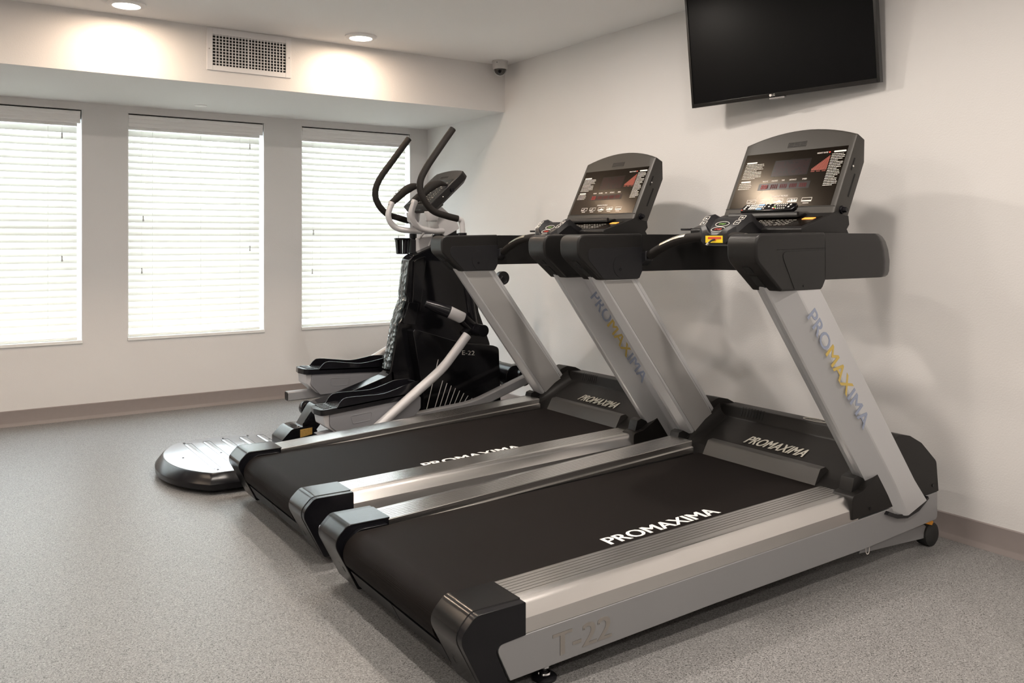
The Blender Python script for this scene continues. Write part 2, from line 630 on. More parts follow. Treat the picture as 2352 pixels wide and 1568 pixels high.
for k in range(1, 11):
    z = fz0 + (fz1 - fz0) * (k - 0.25) / 10
    m.prism('x', [(yf - 0.0028, z - 0.0015), (yf - 0.0024, z - 0.0025), (yf - 0.0006, z + 0.0020), (yf - 0.001, z + 0.003)], fx0, fx1)
make('horizontal_fins', m, 'grille', t, smooth=False)
for x in (gx0 + 0.013, gx1 - 0.013):
    make('screw', MB().cyl((x, yf - 0.009, 2.31), (x, yf - 0.006, 2.31), 0.0035, n=10), 'printdim', t)
OFF = Vector((0, 0, 0))


# ------------------------------------------------------------------ ceiling downlights
def downlight(x, y, label):
    t = thing('ceiling_light', (x, y, CEIL), label, 'ceiling light', 'round downlights in the ceiling')
    make('trim_ring', MB().lathe((0, 0, 0), [(0.097, 0.0), (0.096, -0.008), (0.085, -0.016), (0.069, -0.017), (0.066, -0.010), (0.066, 0.0)], 40), 'white', t)
    make('lens', MB().lathe((0, 0, 0), [(0.066, -0.010), (0.064, -0.014), (0.045, -0.018), (0.001, -0.019)], 32), 'glow', t)
    return t


lab = {(0, 0): 'lit round ceiling light between the air grille and the security camera',
       (0, 1): 'lit round ceiling light at the top left, cut by the upper edge of the photo'}
for iy, yy in enumerate(CAN_Y):
    for ix, xx in enumerate(CAN_X):
        if (iy, ix) in lab:
            downlight(xx, yy, lab[(iy, ix)])
        elif xx > -6:
            row = ['beside the soffit', 'in the second row from the windows', 'in the third row', 'in the fourth row', 'in the last row'][iy]
            col = ['nearest the television', 'second from it', 'third from it', 'farthest from it'][ix]
            downlight(xx, yy, 'lit ceiling light out of view %s, %s' % (row, col))

# sprinkler cover plate on the soffit underside
tag(make('sprinkler_cover', MB().lathe((-1.898, -0.302, SOFZ), [(0.041, 0.0), (0.041, -0.004), (0.036, -0.0065), (0.001, -0.007)], 32), 'white'),
    'small white round sprinkler cover plate under the soffit above the middle window', 'sprinkler cover')

# ------------------------------------------------------------------ security camera
t = thing('security_camera', (-0.118, -1.300, CEIL), 'small white dome security camera on the ceiling in the corner', 'security camera')
make('mount_ring', MB().lathe((0, 0, 0), [(0.056, 0.0), (0.056, -0.006), (0.053, -0.008), (0.001, -0.008)], 32), 'camwhite', t)
make('housing', MB().lathe((0, 0, 0), [(0.052, -0.008), (0.053, -0.040), (0.050, -0.056), (0.047, -0.060), (0.043, -0.058), (0.001, -0.05)], 36), 'camwhite', t, angle=50)
prof = [(0.042 * cos(a), -0.056 - 0.044 * sin(a)) for a in [pi / 2 * k / 10 for k in range(10)]] + [(0.001, -0.100)]
make('smoked_dome', MB().lathe((0, 0, 0), prof, 36), 'dome', t, angle=80)
ring = []
for k in range(25):
    a = pi * k / 24
    ring.append((0.046 * cos(a) * cos(0.6), 0.046 * cos(a) * sin(-0.6), -0.056 - 0.048 * sin(a)))
make('dome_guard', MB().tube(ring, 0.0028, 8), 'camwhite', t)
make('lens', MB().cyl((-0.012, -0.018, -0.07), (-0.024, -0.032, -0.08), 0.010, n=16), 'gloss_black', t)
make('marking', MB().cyl((-0.045, -0.030, -0.018), (-0.047, -0.0315, -0.018), 0.003, n=10), 'black', t)

# ------------------------------------------------------------------ television
BLp, BRp = Vector((-0.19, -3.21, 1.862)), Vector((-0.062, -4.176, 1.862))
tw = (BRp - BLp).length
ux = (BRp - BLp).normalized()                            # along the width, left to right as seen
nrm = Vector((-cos(math.atan2(ux.x, -ux.y)), -sin(math.atan2(ux.x, -ux.y)), 0))
nrm = Vector((ux.y, -ux.x, 0)).normalized()
if nrm.x > 0:
    nrm = -nrm
tilt = radians(6.5)
uz = (Vector((0, 0, 1)) * cos(tilt) + nrm * sin(tilt)).normalized()
nn = nrm * cos(tilt) - Vector((0, 0, 1)) * sin(tilt)
th = tw * 0.575
t = thing('television', tuple((BLp + BRp) / 2), 'black flat screen television on a tilting mount high on the right wall', 'television')
OFF = Vector((0, 0, 0))
mid = (BLp + BRp) / 2


def tvp(u, v, d):
    """u across from centre, v up from the bottom edge, d out from the front face (towards the room)"""
    return ux * u + uz * v + nn * d


def tvbox(m, u0, u1, v0, v1, d0, d1):
    m.loft([[tvp(u0, v0, d), tvp(u1, v0, d), tvp(u1, v1, d), tvp(u0, v1, d)] for d in (d0, d1)])
    return m


hw = tw / 2
fr = MB()
tvbox(fr, -hw, -hw + 0.013, 0, th, -0.03, 0)
tvbox(fr, hw - 0.013, hw, 0, th, -0.03, 0)
tvbox(fr, -hw + 0.013, hw - 0.013, 0, 0.019, -0.03, 0)
tvbox(fr, -hw + 0.013, hw - 0.013, th - 0.012, th, -0.03, 0)
frame = make('bezel', fr, 'tvbezel', t, bevel=0.0015)
make('screen', tvbox(MB(), -hw + 0.0125, hw - 0.0125, 0.0185, th - 0.0115, -0.028, -0.004), 'tvscreen', t, smooth=False)
bk = MB()
tvbox(bk, -hw + 0.02, hw - 0.02, 0.02, th - 0.02, -0.045, -0.0301)
tvbox(bk, -0.3, 0.3, 0.06, 0.36, -0.052, -0.0451)
make('back_cover', bk, 'black', t, bevel=0.004)
make('sensor_bar', tvbox(MB(), -0.045, 0.035, -0.010, -0.0005, -0.022, -0.002), 'chrome', t, bevel=0.002)
lg = text_mesh('maker_lettering', 'LG', 0.010, 'print', t, tvp(-0.028, 0.0055, 0.0003), ux, uz, 0.0004)
cc = MB()
pc = tvp(-0.036, 0.0095, 0)
cc.loft([[pc + ux * (0.0062 * cos(a)) + uz * (0.0062 * sin(a)) + nn * d for a in [2 * pi * k / 20 for k in range(20)]] for d in (0.0002, 0.0008)])
make('maker_badge', cc, 'print', t, smooth=False)
mt = MB()
loc = Vector(t.location)
ax = -0.004 - loc.x
mt.box(ax - 0.012, ax, -0.12, 0.12, 0.14, 0.40)
p0 = tvp(-0.0, 0.25, -0.053)
mt.tube([(ax - 0.010, 0.0, 0.27), tuple(p0)], 0.022, 10)
make('wall_mount', mt, 'black', t, bevel=0.002)


# ------------------------------------------------------------------ treadmill
# drawn in the near machine's own room x, with y measured from its centre line; the deck rises gently to the front
def zs(x):
    return 0.0275 * (x + 2.09)


def deck(o):
    """shear a part so that it follows the incline of the deck"""
    for v in o.data.vertices:
        v.co.z += zs(v.co.x - OFF.x)
    return o


TX, TY = -1.2, -4.0


def make_treadmill():
    global OFF
    t = thing('treadmill', (TX, TY, 0), 'x', 'treadmill', 'treadmills facing the television wall')
    OFF = Vector((-TX, 0, 0))
    # side frames ---------------------------------------------------
    for s in (-1, 1):
        top = [(-2.186, 0.157), (-2.08, 0.166), (-1.4, 0.185), (-0.69, 0.205), (-0.50, 0.212), (-0.163, 0.226)]
        bot = [(-0.163, 0.120), (-0.225, 0.117), (-0.64, 0.095), (-1.384, 0.080), (-2.14, 0.057)]
        pts = fillet(top[:1] + top[1:] + bot, [0.022, 0, 0, 0, 0, 0.006, 0.02, 0.03, 0.2, 0, 0.004], 5)
        fr = make('side_frame', MB().prism('y', pts, s * 0.455, s * 0.486), 'silver', t, bevel=0.0025)
        if s < 0:
            lt = text_mesh('model_lettering', 'T-22', 0.062, 'badge_t22', fr, (-2.005, -0.4863, 0.080), (1, 0, 0.035), (0, 0, 1), 0.0012, bold=0.0, width=0.200, thick=0.005)
    # side rails ----------------------------------------------------
    for s in (-1, 1):
        ys = [0.484, 0.4815, 0.4665, 0.460, 0.4535]
        zz = [0.167, 0.205, 0.2345, 0.2425, 0.2475]
        prof = list(zip(ys, zz))
        y = 0.446
        prof += [(0.4485, 0.249)]
        for k in range(7):
            yc = 0.422 - k * 0.0158
            prof += [(yc + 0.0013, 0.249), (yc + 0.0011, 0.2452), (yc - 0.0011, 0.2452), (yc - 0.0013, 0.249)]
        prof += [(0.3265, 0.249), (0.325, 0.247), (0.325, 0.225), (0.316, 0.222), (0.316, 0.190), (0.45, 0.160)]
        rings = [[(x, s * a, b) for a, b in prof] for x in (-2.098, -1.6, -1.1, -0.662)]
        m = MB()
        m.loft(rings)
        o = make('side_rail', m, 'rail', t, angle=18)
        deck(o)
    # rear end caps -------------------------------------------------
    prof = fillet([(-2.093, 0.2515), (-2.246, 0.2515), (-2.296, 0.203), (-2.208, 0.030), (-2.137, 0.030), (-2.192, 0.158), (-2.093, 0.165)],
                  [0.004, 0.035, 0.045, 0.012, 0.01, 0.02, 0.002], 6)
    wrapc = fillet([(-2.094, 0.2515), (-2.246, 0.2515), (-2.296, 0.203), (-2.208, 0.034)], [0, 0.035, 0.045, 0], 6)
    for s in (-1, 1):
        c = make('end_cap', MB().prism('y', prof, s * 0.330, s * 0.489), 'gloss_black', t, bevel=0.020, seg=5)
        a = [(x, s * 0.3045, z) for x, z in wrapc]
        b = [(x, s * 0.468, z) for x, z in wrapc]
        m = MB()
        nrmz = []
        rings = []
        for i, (x, z) in enumerate(wrapc):
            j0, j1 = max(0, i - 1), min(len(wrapc) - 1, i + 1)
            d = Vector((wrapc[j1][0] - wrapc[j0][0], wrapc[j1][1] - wrapc[j0][1])).normalized()
            n2 = Vector((d.y, -d.x))
            n2 = -n2 if n2.dot(Vector((-1, 1))) < 0 else n2
            o_ = 0.0022
            rings.append([(x, s * 0.3285, z), (x, s * 0.463, z), (x + n2.x * o_, s * 0.462, z + n2.y * o_), (x + n2.x * o_, s * 0.3295, z + n2.y * o_)])
        m.loft(rings)
        w = make('steel_wrap', m, 'steel', c, angle=30)
        m = MB()
        dx, dz = 0.453, -0.891
        for (q0, q1, yy, hw_) in ((0.045, 0.085, 0.385, 0.006), (0.098, 0.118, 0.372, 0.004)):
            P0 = Vector((-2.2875 + dx * q0, 0, 0.191 + dz * q0))
            P1 = Vector((-2.2875 + dx * q1, 0, 0.191 + dz * q1))
            n_ = Vector((-0.891, 0, -0.453)) * 0.0034
            m.loft([[(P0.x + n_.x * k, s * (yy - hw_), P0.z + n_.z * k), (P0.x + n_.x * k, s * (yy + hw_), P0.z + n_.z * k),
                     (P1.x + n_.x * k, s * (yy + hw_), P1.z + n_.z * k), (P1.x + n_.x * k, s * (yy - hw_), P1.z + n_.z * k)] for k in (0, 1)])
        make('cap_slots', m, 'duct', c, smooth=False)
        inner = fillet([(-2.11, 0.238), (-2.215, 0.238), (-2.276, 0.185), (-2.20, 0.06), (-2.11, 0.06)], [0.002, 0.05, 0.05, 0.02, 0], 6)
        make('belt_guard', MB().prism('y', inner, s * 0.310, s * 0.3295), 'gloss_black', c, bevel=0.003)
    make('adjuster_ring', MB().tube([(-2.272 + 0.010 * cos(a), 0.4925, 0.205 + 0.010 * sin(a)) for a in [2 * pi * k / 16 for k in range(16)]], 0.0018, 6, closed=True), 'chrome', t)
    # rear guard between the caps
    gp = [(-2.215, 0.052), (-2.175, 0.046), (-2.205, 0.105), (-2.245, 0.108)]
    m = MB().prism('y', gp, -0.307, -0.003).prism('y', gp, 0.003, 0.307)
    for k in range(4):
        dx_ = 0.004 + 0.007 * k
        m.box(-2.21 + dx_, -2.207 + dx_, -0.285, 0.285, 0.105, 0.112 - 0.002 * k)
    make('rear_guard', m, 'black', t, bevel=0.002)
    # belt ----------------------------------------------------------
    rc, rr = (-2.208, 0.172), 0.064
    loop = [(-0.56, 0.236), (-1.0, 0.236), (-1.6, 0.236), (-2.1, 0.236)]
    for k in range(15):
        a = pi / 2 + pi * k / 14
        loop.append((rc[0] + rr * cos(a), rc[1] + rr * sin(a)))
    loop += [(-2.0, 0.108), (-0.56, 0.108)]
    inn = []
    for i, (x, z) in enumerate(loop):
        j0, j1 = max(0, i - 1), min(len(loop) - 1, i + 1)
        d = Vector((loop[j1][0] - loop[j0][0], loop[j1][1] - loop[j0][1])).normalized()
        inn.append((x - d.y * -0.004 * -1, z + d.x * 0.004 * -1 * -1))
    m = MB()
    rings = []
    for (x, z), (xi, zi) in zip(loop, inn):
        rings.append([(x, -0.306, z), (x, 0.306, z), (xi, 0.306, zi), (xi, -0.306, zi)])
    m.loft(rings)
    belt = make('running_belt', m, 'belt', t, angle=30)
    deck(belt)
    make('running_deck', MB().box(-2.12, -0.58, -0.30, 0.30, 0.150, 0.226), 'black', t)
    deck(t.children[-1])
    ro = make('rear_roller', MB().cyl((rc[0], -0.304, rc[1]), (rc[0], 0.304, rc[1]), rr - 0.006, n=32), 'black', t)
    tx = text_mesh('belt_lettering', 'PROMAXIMA', 0.058, 'beltwhite', belt, (-1.630, -0.284, 0.2365), (1, 0, 0), (0, 1, 0), 0.0006, bold=0.0, width=0.486, thick=0.0045)
    deck(tx)
    # motor hood ----------------------------------------------------
    hood_parts = MB()
    side = [(-0.702, 0.212), (-0.702, 0.294), (-0.640, 0.304), (-0.560, 0.345), (-0.455, 0.462), (-0.410, 0.476), (-0.350, 0.464), (-0.275, 0.428), (-0.175, 0.345), (-0.160, 0.228)]
    side = fillet(side, [0.0, 0.02, 0.04, 0.1, 0.03, 0.03, 0.03, 0.03, 0.03, 0.003], 4)
    for s in (-1, 1):
        hood_parts.prism('y', side, s * 0.405, s * 0.4885)
    ctr = fillet([(-0.668, 0.222), (-0.660, 0.262), (-0.595, 0.303), (-0.402, 0.398), (-0.385, 0.448), (-0.290, 0.442), (-0.178, 0.345), (-0.162, 0.228)],
                 [0, 0.01, 0.02, 0.015, 0.01, 0.02, 0.03, 0.003], 4)
    hood_parts.prism('y', ctr, -0.41, 0.41)
    for s in (-1, 1):                                   # coves from the side walls down to the sloping panel
        R = []
        for (x, z) in ((-0.64, 0.262), (-0.595, 0.303), (-0.50, 0.350), (-0.402, 0.398)):
            h = min(0.055, max(0.004, (x + 0.66) * 0.33))
            ring = [(x, s * 0.41, z - 0.01)]
            for k in range(6):
                a = pi / 2 * k / 5
                ring.append((x, s * (0.405 - 0.05 * (1 - sin(a))), z + h * (1 - cos(a))))
            R.append(ring)
        hood_parts.loft(R)
    hood = make('motor_hood', hood_parts, 'hood', t, bevel=0.006, seg=3)
    hood_txt = text_mesh('hood_lettering', 'PROMAXIMA', 0.05, 'badge', hood, (-0.532, 0.155, 0.3365), (0, -1, 0), (0.9, 0, 0.44), 0.0015, bold=0.0, shear=0.45, width=0.297, thick=0.0028)
    m = MB()
    for k in range(8):
        y0 = 0.290 - k * 0.0165
        m.prism('y', [(-0.4005, 0.410), (-0.3875, 0.4445), (-0.378, 0.4485), (-0.3765, 0.4475), (-0.385, 0.43)], y0, y0 - 0.0085)
    make('cooling_slots', m, 'duct', hood, smooth=False)
    m = MB()
    el = [(0.026 * cos(a), 0.058 * sin(a)) for a in [2 * pi * k / 36 for k in range(36)]]
    m.tube([(-0.337 + a, -0.062 + b, 0.4462) for a, b in el], 0.0022, 6, closed=True)
    bd = make('oval_badge_rim', m, 'badge', hood)
    make('oval_badge', MB().loft([[(-0.337 + a * 0.95, -0.062 + b * 0.95, z) for a, b in el] for z in (0.4445, 0.4458)]), 'charcoal', hood, smooth=False)
    make('oval_badge_print', MB().box(-0.341, -0.334, -0.095, -0.030, 0.4455, 0.4462).box(-0.330, -0.327, -0.085, -0.04, 0.4455, 0.4462), 'printdim', hood, smooth=False)
    lip = fillet([(-0.648, 0.262), (-0.606, 0.333), (-0.575, 0.336), (-0.552, 0.318), (-0.60, 0.262)], [0.006, 0.012, 0.01, 0.003, 0], 4)
    make('hood_lip', MB().prism('y', lip, -0.285, 0.285), 'lipgrey', t, bevel=0.01, seg=3)
    for s in (-1, 1):
        tb = fillet([(-0.672, 0.292), (-0.655, 0.345), (-0.630, 0.352), (-0.585, 0.330), (-0.60, 0.29)], [0.002, 0.006, 0.006, 0.01, 0], 3)
        make('hood_tab', MB().prism('y', tb, s * 0.410, s * 0.462), 'armgrey', t, bevel=0.006, seg=3)
        make('hood_screw', MB().cyl((-0.600, s * 0.488, 0.236), (-0.600, s * 0.4905, 0.236), 0.006, n=12), 'gloss_black', t)
        make('hood_screw', MB().cyl((-0.200, s * 0.488, 0.255), (-0.200, s * 0.4905, 0.255), 0.006, n=12), 'gloss_black', t)
    # uprights ------------------------------------------------------
    for s in (-1, 1):
        rear_b, rear_t = Vector((-0.500, 0.200)), Vector((-1.132, 1.045))
        wb_, wt_ = 0.235, 0.222
        sec = [(0.085, 0.406), (0.0, 0.440), (0.002, 0.456), (0.016, 0.464), (0.395, 0.5035), (0.425, 0.5065), (0.46, 0.508), (0.95, 0.5095),
               (0.985, 0.497), (1.0, 0.485), (1.0, 0.415), (0.985, 0.405), (0.90, 0.404), (0.895, 0.4055), (0.888, 0.4055), (0.883, 0.404), (0.18, 0.404),
               (0.175, 0.4055), (0.168, 0.4055), (0.163, 0.404), (0.11, 0.404)]
        rings = []
        for k in range(9):
            f_ = k / 8
            r_ = rear_b.lerp(rear_t, f_)
            wd = wb_ + (wt_ - wb_) * f_
            ring = []
            for (w_, y_) in sec:
                x_ = r_.x + wd * w_
                z_ = r_.y
                if k == 0:                              # rounded foot of the column
                    z_ -= 0.030 * sin(pi * min(1, max(0, w_))) - 0.022 * w_
                ring.append((x_, s * y_, z_))
            rings.append(ring)
        up = make('upright', MB().loft(rings), 'silver_up', t, angle=7)
        ins = [(r_[0], r_[1]) for r_ in ((rear_b.x + wb_ * 0.19, rear_b.y), (rear_b.x + wb_ * 0.875, rear_b.y), (rear_t.x + wt_ * 0.875, rear_t.y - 0.02), (rear_t.x + wt_ * 0.19, rear_t.y - 0.02))]
        make('inner_panel', MB().prism('y', ins, s * 0.4028, s * 0.4045), 'insert', up, smooth=False)
        # foot gasket
        gas = [(-0.512, 0.200), (-0.45, 0.176), (-0.385, 0.166), (-0.31, 0.180), (-0.245, 0.215), (-0.25, 0.224), (-0.31, 0.193), (-0.385, 0.182), (-0.45, 0.190), (-0.50, 0.21)]
        make('foot_gasket', MB().prism('y', gas, s * 0.470, s * 0.500), 'black', up)
        if s < 0:
            d = (Vector((rear_b.x, 0, rear_b.y)) - Vector((rear_t.x, 0, rear_t.y))).normalized()
            across = Vector((d.z * -1, 0, d.x)) * -1
            across = Vector((0.7926, 0, 0.6097))
            L = 0.71
            o0 = Vector((rear_t.x, 0, rear_t.y)).lerp(Vector((rear_b.x, 0, rear_b.y)), 0.125) + Vector((0.076, -0.5085, 0))
            segs = [('PRO', 'logoblue', 0.0, 0.300), ('MAX', 'logogold', 0.315, 0.690), ('IMA', 'logoblue', 0.705, 1.0)]
            for body, mt_, a, b in segs:
                p = o0 + d * (L * a * 0.72)
                text_mesh('upright_lettering', body, 0.052, mt_, up, p, d, across, 0.0006, bold=0.0, width=L * (b - a) * 0.72, thick=0.0025)
    # arm covers ----------------------------------------------------
    for s in (-1, 1):
        pr = fillet([(-1.236, 1.215), (-0.886, 1.222), (-0.886, 1.062), (-0.905, 1.030), (-1.112, 1.030), (-1.232, 1.130)],
                    [0.062, 0, 0.01, 0.01, 0.010, 0.05], 8)
        ac = make('arm_cover', MB().prism('y', pr, s * 0.392, s * 0.515), 'armgrey', t, bevel=0.024, seg=5)
        pn = fillet([(-1.118, 1.158), (-0.892, 1.163), (-0.892, 1.062), (-0.908, 1.036), (-1.050, 1.036)], [0.022, 0.002, 0.005, 0.008, 0.003], 5)
        make('access_panel', MB().prism('y', pn, s * 0.5145, s * 0.5168), 'charcoal', ac, bevel=0.0008)
        pn2 = fillet([(-1.180, 1.160), (-0.890, 1.166), (-0.890, 1.062), (-0.906, 1.033), (-1.098, 1.033), (-1.182, 1.118)], [0.025, 0.002, 0.005, 0.008, 0.008, 0.03], 5)
        make('lower_cover', MB().prism('y', pn2, s * 0.3902, s * 0.3925), 'black', ac, bevel=0.0008)
        make('cover_disc', MB().cyl((-1.000, s * 0.3885, 1.088), (-1.000, s * 0.3903, 1.088), 0.050, n=32), 'black', ac)
        make('panel_groove', MB().prism('y', [(-1.135, 1.1635), (-0.887, 1.1685), (-0.887, 1.1705), (-1.135, 1.1655)], s * 0.5158, s * 0.5166), 'duct', ac, smooth=False)
        make('cover_screw', MB().cyl((-1.012, s * 0.3865, 1.073), (-1.012, s * 0.3886, 1.073), 0.006, n=12).cyl((-1.005, s * 0.5165, 1.045), (-1.005, s * 0.5185, 1.045), 0.003, n=10), 'gloss_black', ac)
        m = MB()
        dd = Vector((0.120, 0, -0.100)).normalized()
        for (q0, q1) in ((0.030, 0.058), (0.075, 0.135)):
            base = Vector((-1.2300, 0, 1.1275))
            P0, P1 = base + dd * q0, base + dd * q1
            nn_ = Vector((-0.640, 0, -0.768))
            m.loft([[tuple(P0 + nn_ * k + Vector((0, s * 0.435, 0))), tuple(P0 + nn_ * k + Vector((0, s * 0.465, 0))), tuple(P1 + nn_ * k + Vector((0, s * 0.465, 0))), tuple(P1 + nn_ * k + Vector((0, s * 0.435, 0)))] for k in (-0.001, 0.0012)])
        make('cover_slots', m, 'duct', ac, smooth=False)
    # U-shaped cross beam behind the console ---------------------------
    outl = [(-0.884, -0.512), (-0.54, -0.508), (-0.455, -0.475), (-0.375, -0.36), (-0.345, -0.2), (-0.345, 0.2), (-0.375, 0.36), (-0.455, 0.475), (-0.54, 0.508), (-0.884, 0.512),
            (-0.884, 0.405), (-0.62, 0.400), (-0.50, 0.345), (-0.44, 0.22), (-0.425, 0.0), (-0.44, -0.22), (-0.50, -0.345), (-0.62, -0.400), (-0.884, -0.405)]
    outl = fillet(outl, [0, 0.08, 0.06, 0.1, 0.1, 0.1, 0.1, 0.06, 0.08, 0, 0, 0.15, 0.08, 0.1, 0.2, 0.1, 0.08, 0.15, 0], 4)
    m = MB()
    rings = []
    for z, sx in ((1.062, 0.030), (1.068, 0.014), (1.082, 0.004), (1.120, 0.0), (1.160, 0.010), (1.190, 0.028), (1.208, 0.050), (1.219, 0.080)):
        rings.append([(x - (sx * max(0.0, (x + 0.78) / 0.38) if abs(y) > 0.43 or x > -0.40 else 0.0), y * (1 - 0.10 * sx), z) for x, y in outl])
    m.loft(rings)
    beam = make('cross_beam', m, 'armgrey', t, bevel=0.006, seg=3)
    m = MB()
    for k in range(4):
        for j in range(3):
            m.box(-0.4275, -0.4262, 0.055 + j * 0.025, 0.075 + j * 0.025, 1.120 + k * 0.011, 1.1235 + k * 0.011)
    make('notice_print', m, 'printdim', beam, smooth=False)
    # grip bar with pulse sensors --------------------------------------
    for s in (-1, 1):
        path = spline([(-0.868, s * 0.365, 1.130), (-0.868, s * 0.30, 1.160), (-0.868, s * 0.21, 1.190), (-0.862, s * 0.13, 1.204), (-0.850, s * 0.06, 1.208)], 7)
        gb = make('grip_bar', MB().tube(path, 0.0195, 16), 'foam', t)
        make('grip_bracket', MB().loft([[(-0.868 + a * 0.026, s * 0.41, 1.110 + b * 0.028) for a, b in ((-1, -1), (1, -1), (1, 1), (-1, 1))],
                                        [(-0.868 + a * 0.021, s * 0.368, 1.130 + b * 0.021) for a, b in ((-1, -1), (1, -1), (1, 1), (-1, 1))]]), 'black', gb, bevel=0.005)
        mid_ = [i for i in range(1, len(path) - 1) if 0.150 < abs(path[i][1]) < 0.300]
        for da in (0.55, 1.10):
            rings = []
            for i in mid_:
                T_ = (path[i + 1] - path[i - 1]).normalized()
                e1 = Vector((-1, 0, 0))
                e1 = (e1 - T_ * e1.dot(T_)).normalized()
                e2 = T_.cross(e1)
                e2 = -e2 if e2.z < 0 else e2
                rings.append([path[i] + e1 * (r_ * cos(b_)) + e2 * (r_ * sin(b_)) for r_, b_ in
                              ((0.0207, da - 0.22), (0.0209, da), (0.0207, da + 0.22), (0.0175, da + 0.22), (0.0175, da - 0.22))])
            make('pulse_sensor', MB().loft(rings), 'sensor', gb, angle=50)
    # control pod --------------------------------------------------------
    m = MB()
    def pod_ring(x, hw1, hw2, z0, zc, zw):
        return [(x, -hw1, z0), (x, hw1, z0), (x, hw2, zw - 0.03), (x, hw2 - 0.006, zw), (x, hw2 - 0.036, zw + 0.003), (x, hw2 - 0.055, zc), (x, -hw2 + 0.055, zc), (x, -hw2 + 0.036, zw + 0.003), (x, -hw2 + 0.006, zw), (x, -hw2, zw - 0.03)]
    m.loft([pod_ring(-0.872, 0.054, 0.068, 1.184, 1.214, 1.222), pod_ring(-0.868, 0.060, 0.074, 1.178, 1.2205, 1.232), pod_ring(-0.852, 0.064, 0.098, 1.174, 1.2345, 1.250),
            pod_ring(-0.802, 0.070, 0.114, 1.172, 1.277, 1.2905), pod_ring(-0.782, 0.075, 0.114, 1.174, 1.285, 1.296), pod_ring(-0.735, 0.080, 0.100, 1.178, 1.268, 1.272), pod_ring(-0.66, 0.085, 0.095, 1.18, 1.235, 1.238)])
    pod = make('control_pod', m, 'black', t, bevel=0.004, angle=30)
    sd_ = Vector((1, 0, 0.85)).normalized()
    un_ = Vector((-0.85, 0, 1)).normalized()
    def bp(q, y, d):
        p = Vector((-0.868, y, 1.2205)) + sd_ * q + un_ * d
        return (p.x, p.y, p.z)
    for (cq, name_, mt_) in ((0.024, 'STOP', 'red'), (0.056, 'START', 'green')):
        el = [(cq + 0.0142 * cos(a), 0.034 * sin(a)) for a in [2 * pi * k / 32 for k in range(32)]]
        make(name_.lower() + '_button', MB().loft([[bp(q, y, h) for q, y in el] for h in (-0.004, 0.0012)]), 'gloss_black', pod, smooth=False)
        make('button_outline', MB().tube([bp(q, y, 0.0014) for q, y in el], 0.0011, 6, closed=True), 'print', pod)
        text_mesh('button_lettering', name_, 0.010, mt_, pod, bp(cq - 0.005, 0.0, 0.0013), (0, -1, 0), sd_, 0.0005, bold=0.0, width=0.034, align='CENTER')
    wd_ = Vector((1, 0, 0.81)).normalized()
    wn_ = Vector((-0.81, 0, 1)).normalized()
    for s in (-1, 1):
        for k, q in enumerate((0.014, 0.044)):
            def wp(a, b, h, q=q):
                p = Vector((-0.850, s * (0.0835 + q * 0.20), 1.2530)) + wd_ * (q + a) + wn_ * h + Vector((0, b, 0))
                return (p.x, p.y, p.z)
            sq = fillet([(-0.012, -0.0125), (0.012, -0.0125), (0.012, 0.0125), (-0.012, 0.0125)], 0.004, 3)
            make('button_outline', MB().tube([wp(a, b, 0.0010) for a, b in sq], 0.0009, 6, closed=True), 'print', pod)
            if s > 0:
                d_ = 0.0055 if k else -0.0055
                make('arrow_print', MB().loft([[wp(d_, 0, h), wp(-d_ * 0.7, -0.006, h), wp(-d_ * 0.7, 0.006, h)] for h in (0.0004, 0.0014)]), 'print', pod, smooth=False)
            else:
                mm_ = MB().loft([[wp(a * 0.0012, b * 0.006, h) for a, b in ((-1, -1), (1, -1), (1, 1), (-1, 1))] for h in (0.0004, 0.0014)])
                if k:
                    mm_.loft([[wp(a * 0.005, b * 0.0013, h) for a, b in ((-1, -1), (1, -1), (1, 1), (-1, 1))] for h in (0.0004, 0.0014)])
                make('plus_minus_print', mm_, 'print', pod, smooth=False)
    st = MB()
    st.box(-0.8736, -0.8718, -0.044, 0.044, 1.1845, 1.2120)
    make('warning_sticker', st, 'yellow', pod, smooth=False)
    make('sticker_print', MB().box(-0.8744, -0.8736, -0.037, 0.030, 1.1995, 1.2070).box(-0.8744, -0.8736, -0.012, 0.010, 1.193, 1.1995), 'red', pod, smooth=False)
    sk = make('safety_key', MB().tube([(-0.874, -0.004, 1.198), (-0.886, 0.004, 1.192), (-0.893, 0.011, 1.183)], 0.0036, 8), 'black', t)
    make('key_tip', MB().cyl((-0.8925, 0.0105, 1.184), (-0.898, 0.0165, 1.176), 0.0038, n=10), 'sensor', sk)
    make('key_clip', MB().box(-0.855, -0.848, -0.098, -0.094, 1.155, 1.176).box(-0.855, -0.848, -0.118, -0.114, 1.155, 1.176).box(-0.855, -0.848, -0.118, -0.094, 1.152, 1.156), 'gloss_black', pod)
    # console shelf (keys) ------------------------------------------------
    sh = fillet([(-0.712, 1.206), (-0.716, 1.238), (-0.700, 1.246), (-0.548, 1.2905), (-0.49, 1.31), (-0.42, 1.21)], [0.005, 0.008, 0.012, 0, 0, 0], 4)
    shelf = make('key_shelf', MB().prism('y', sh, -0.283, 0.283), 'armgrey', t, bevel=0.004)
    def shz(x):
        return 1.246 + (x + 0.700) * 0.2928
    kp = [(-0.690, 0.17), (-0.690, -0.265), (-0.565, -0.265), (-0.565, 0.17)]
    make('key_panel', MB().loft([[(x, y, shz(x) + h) for x, y in kp] for h in (-0.0005, 0.0012)]), 'display', shelf, smooth=False)
    m = MB()
    rnd = random.Random(4)
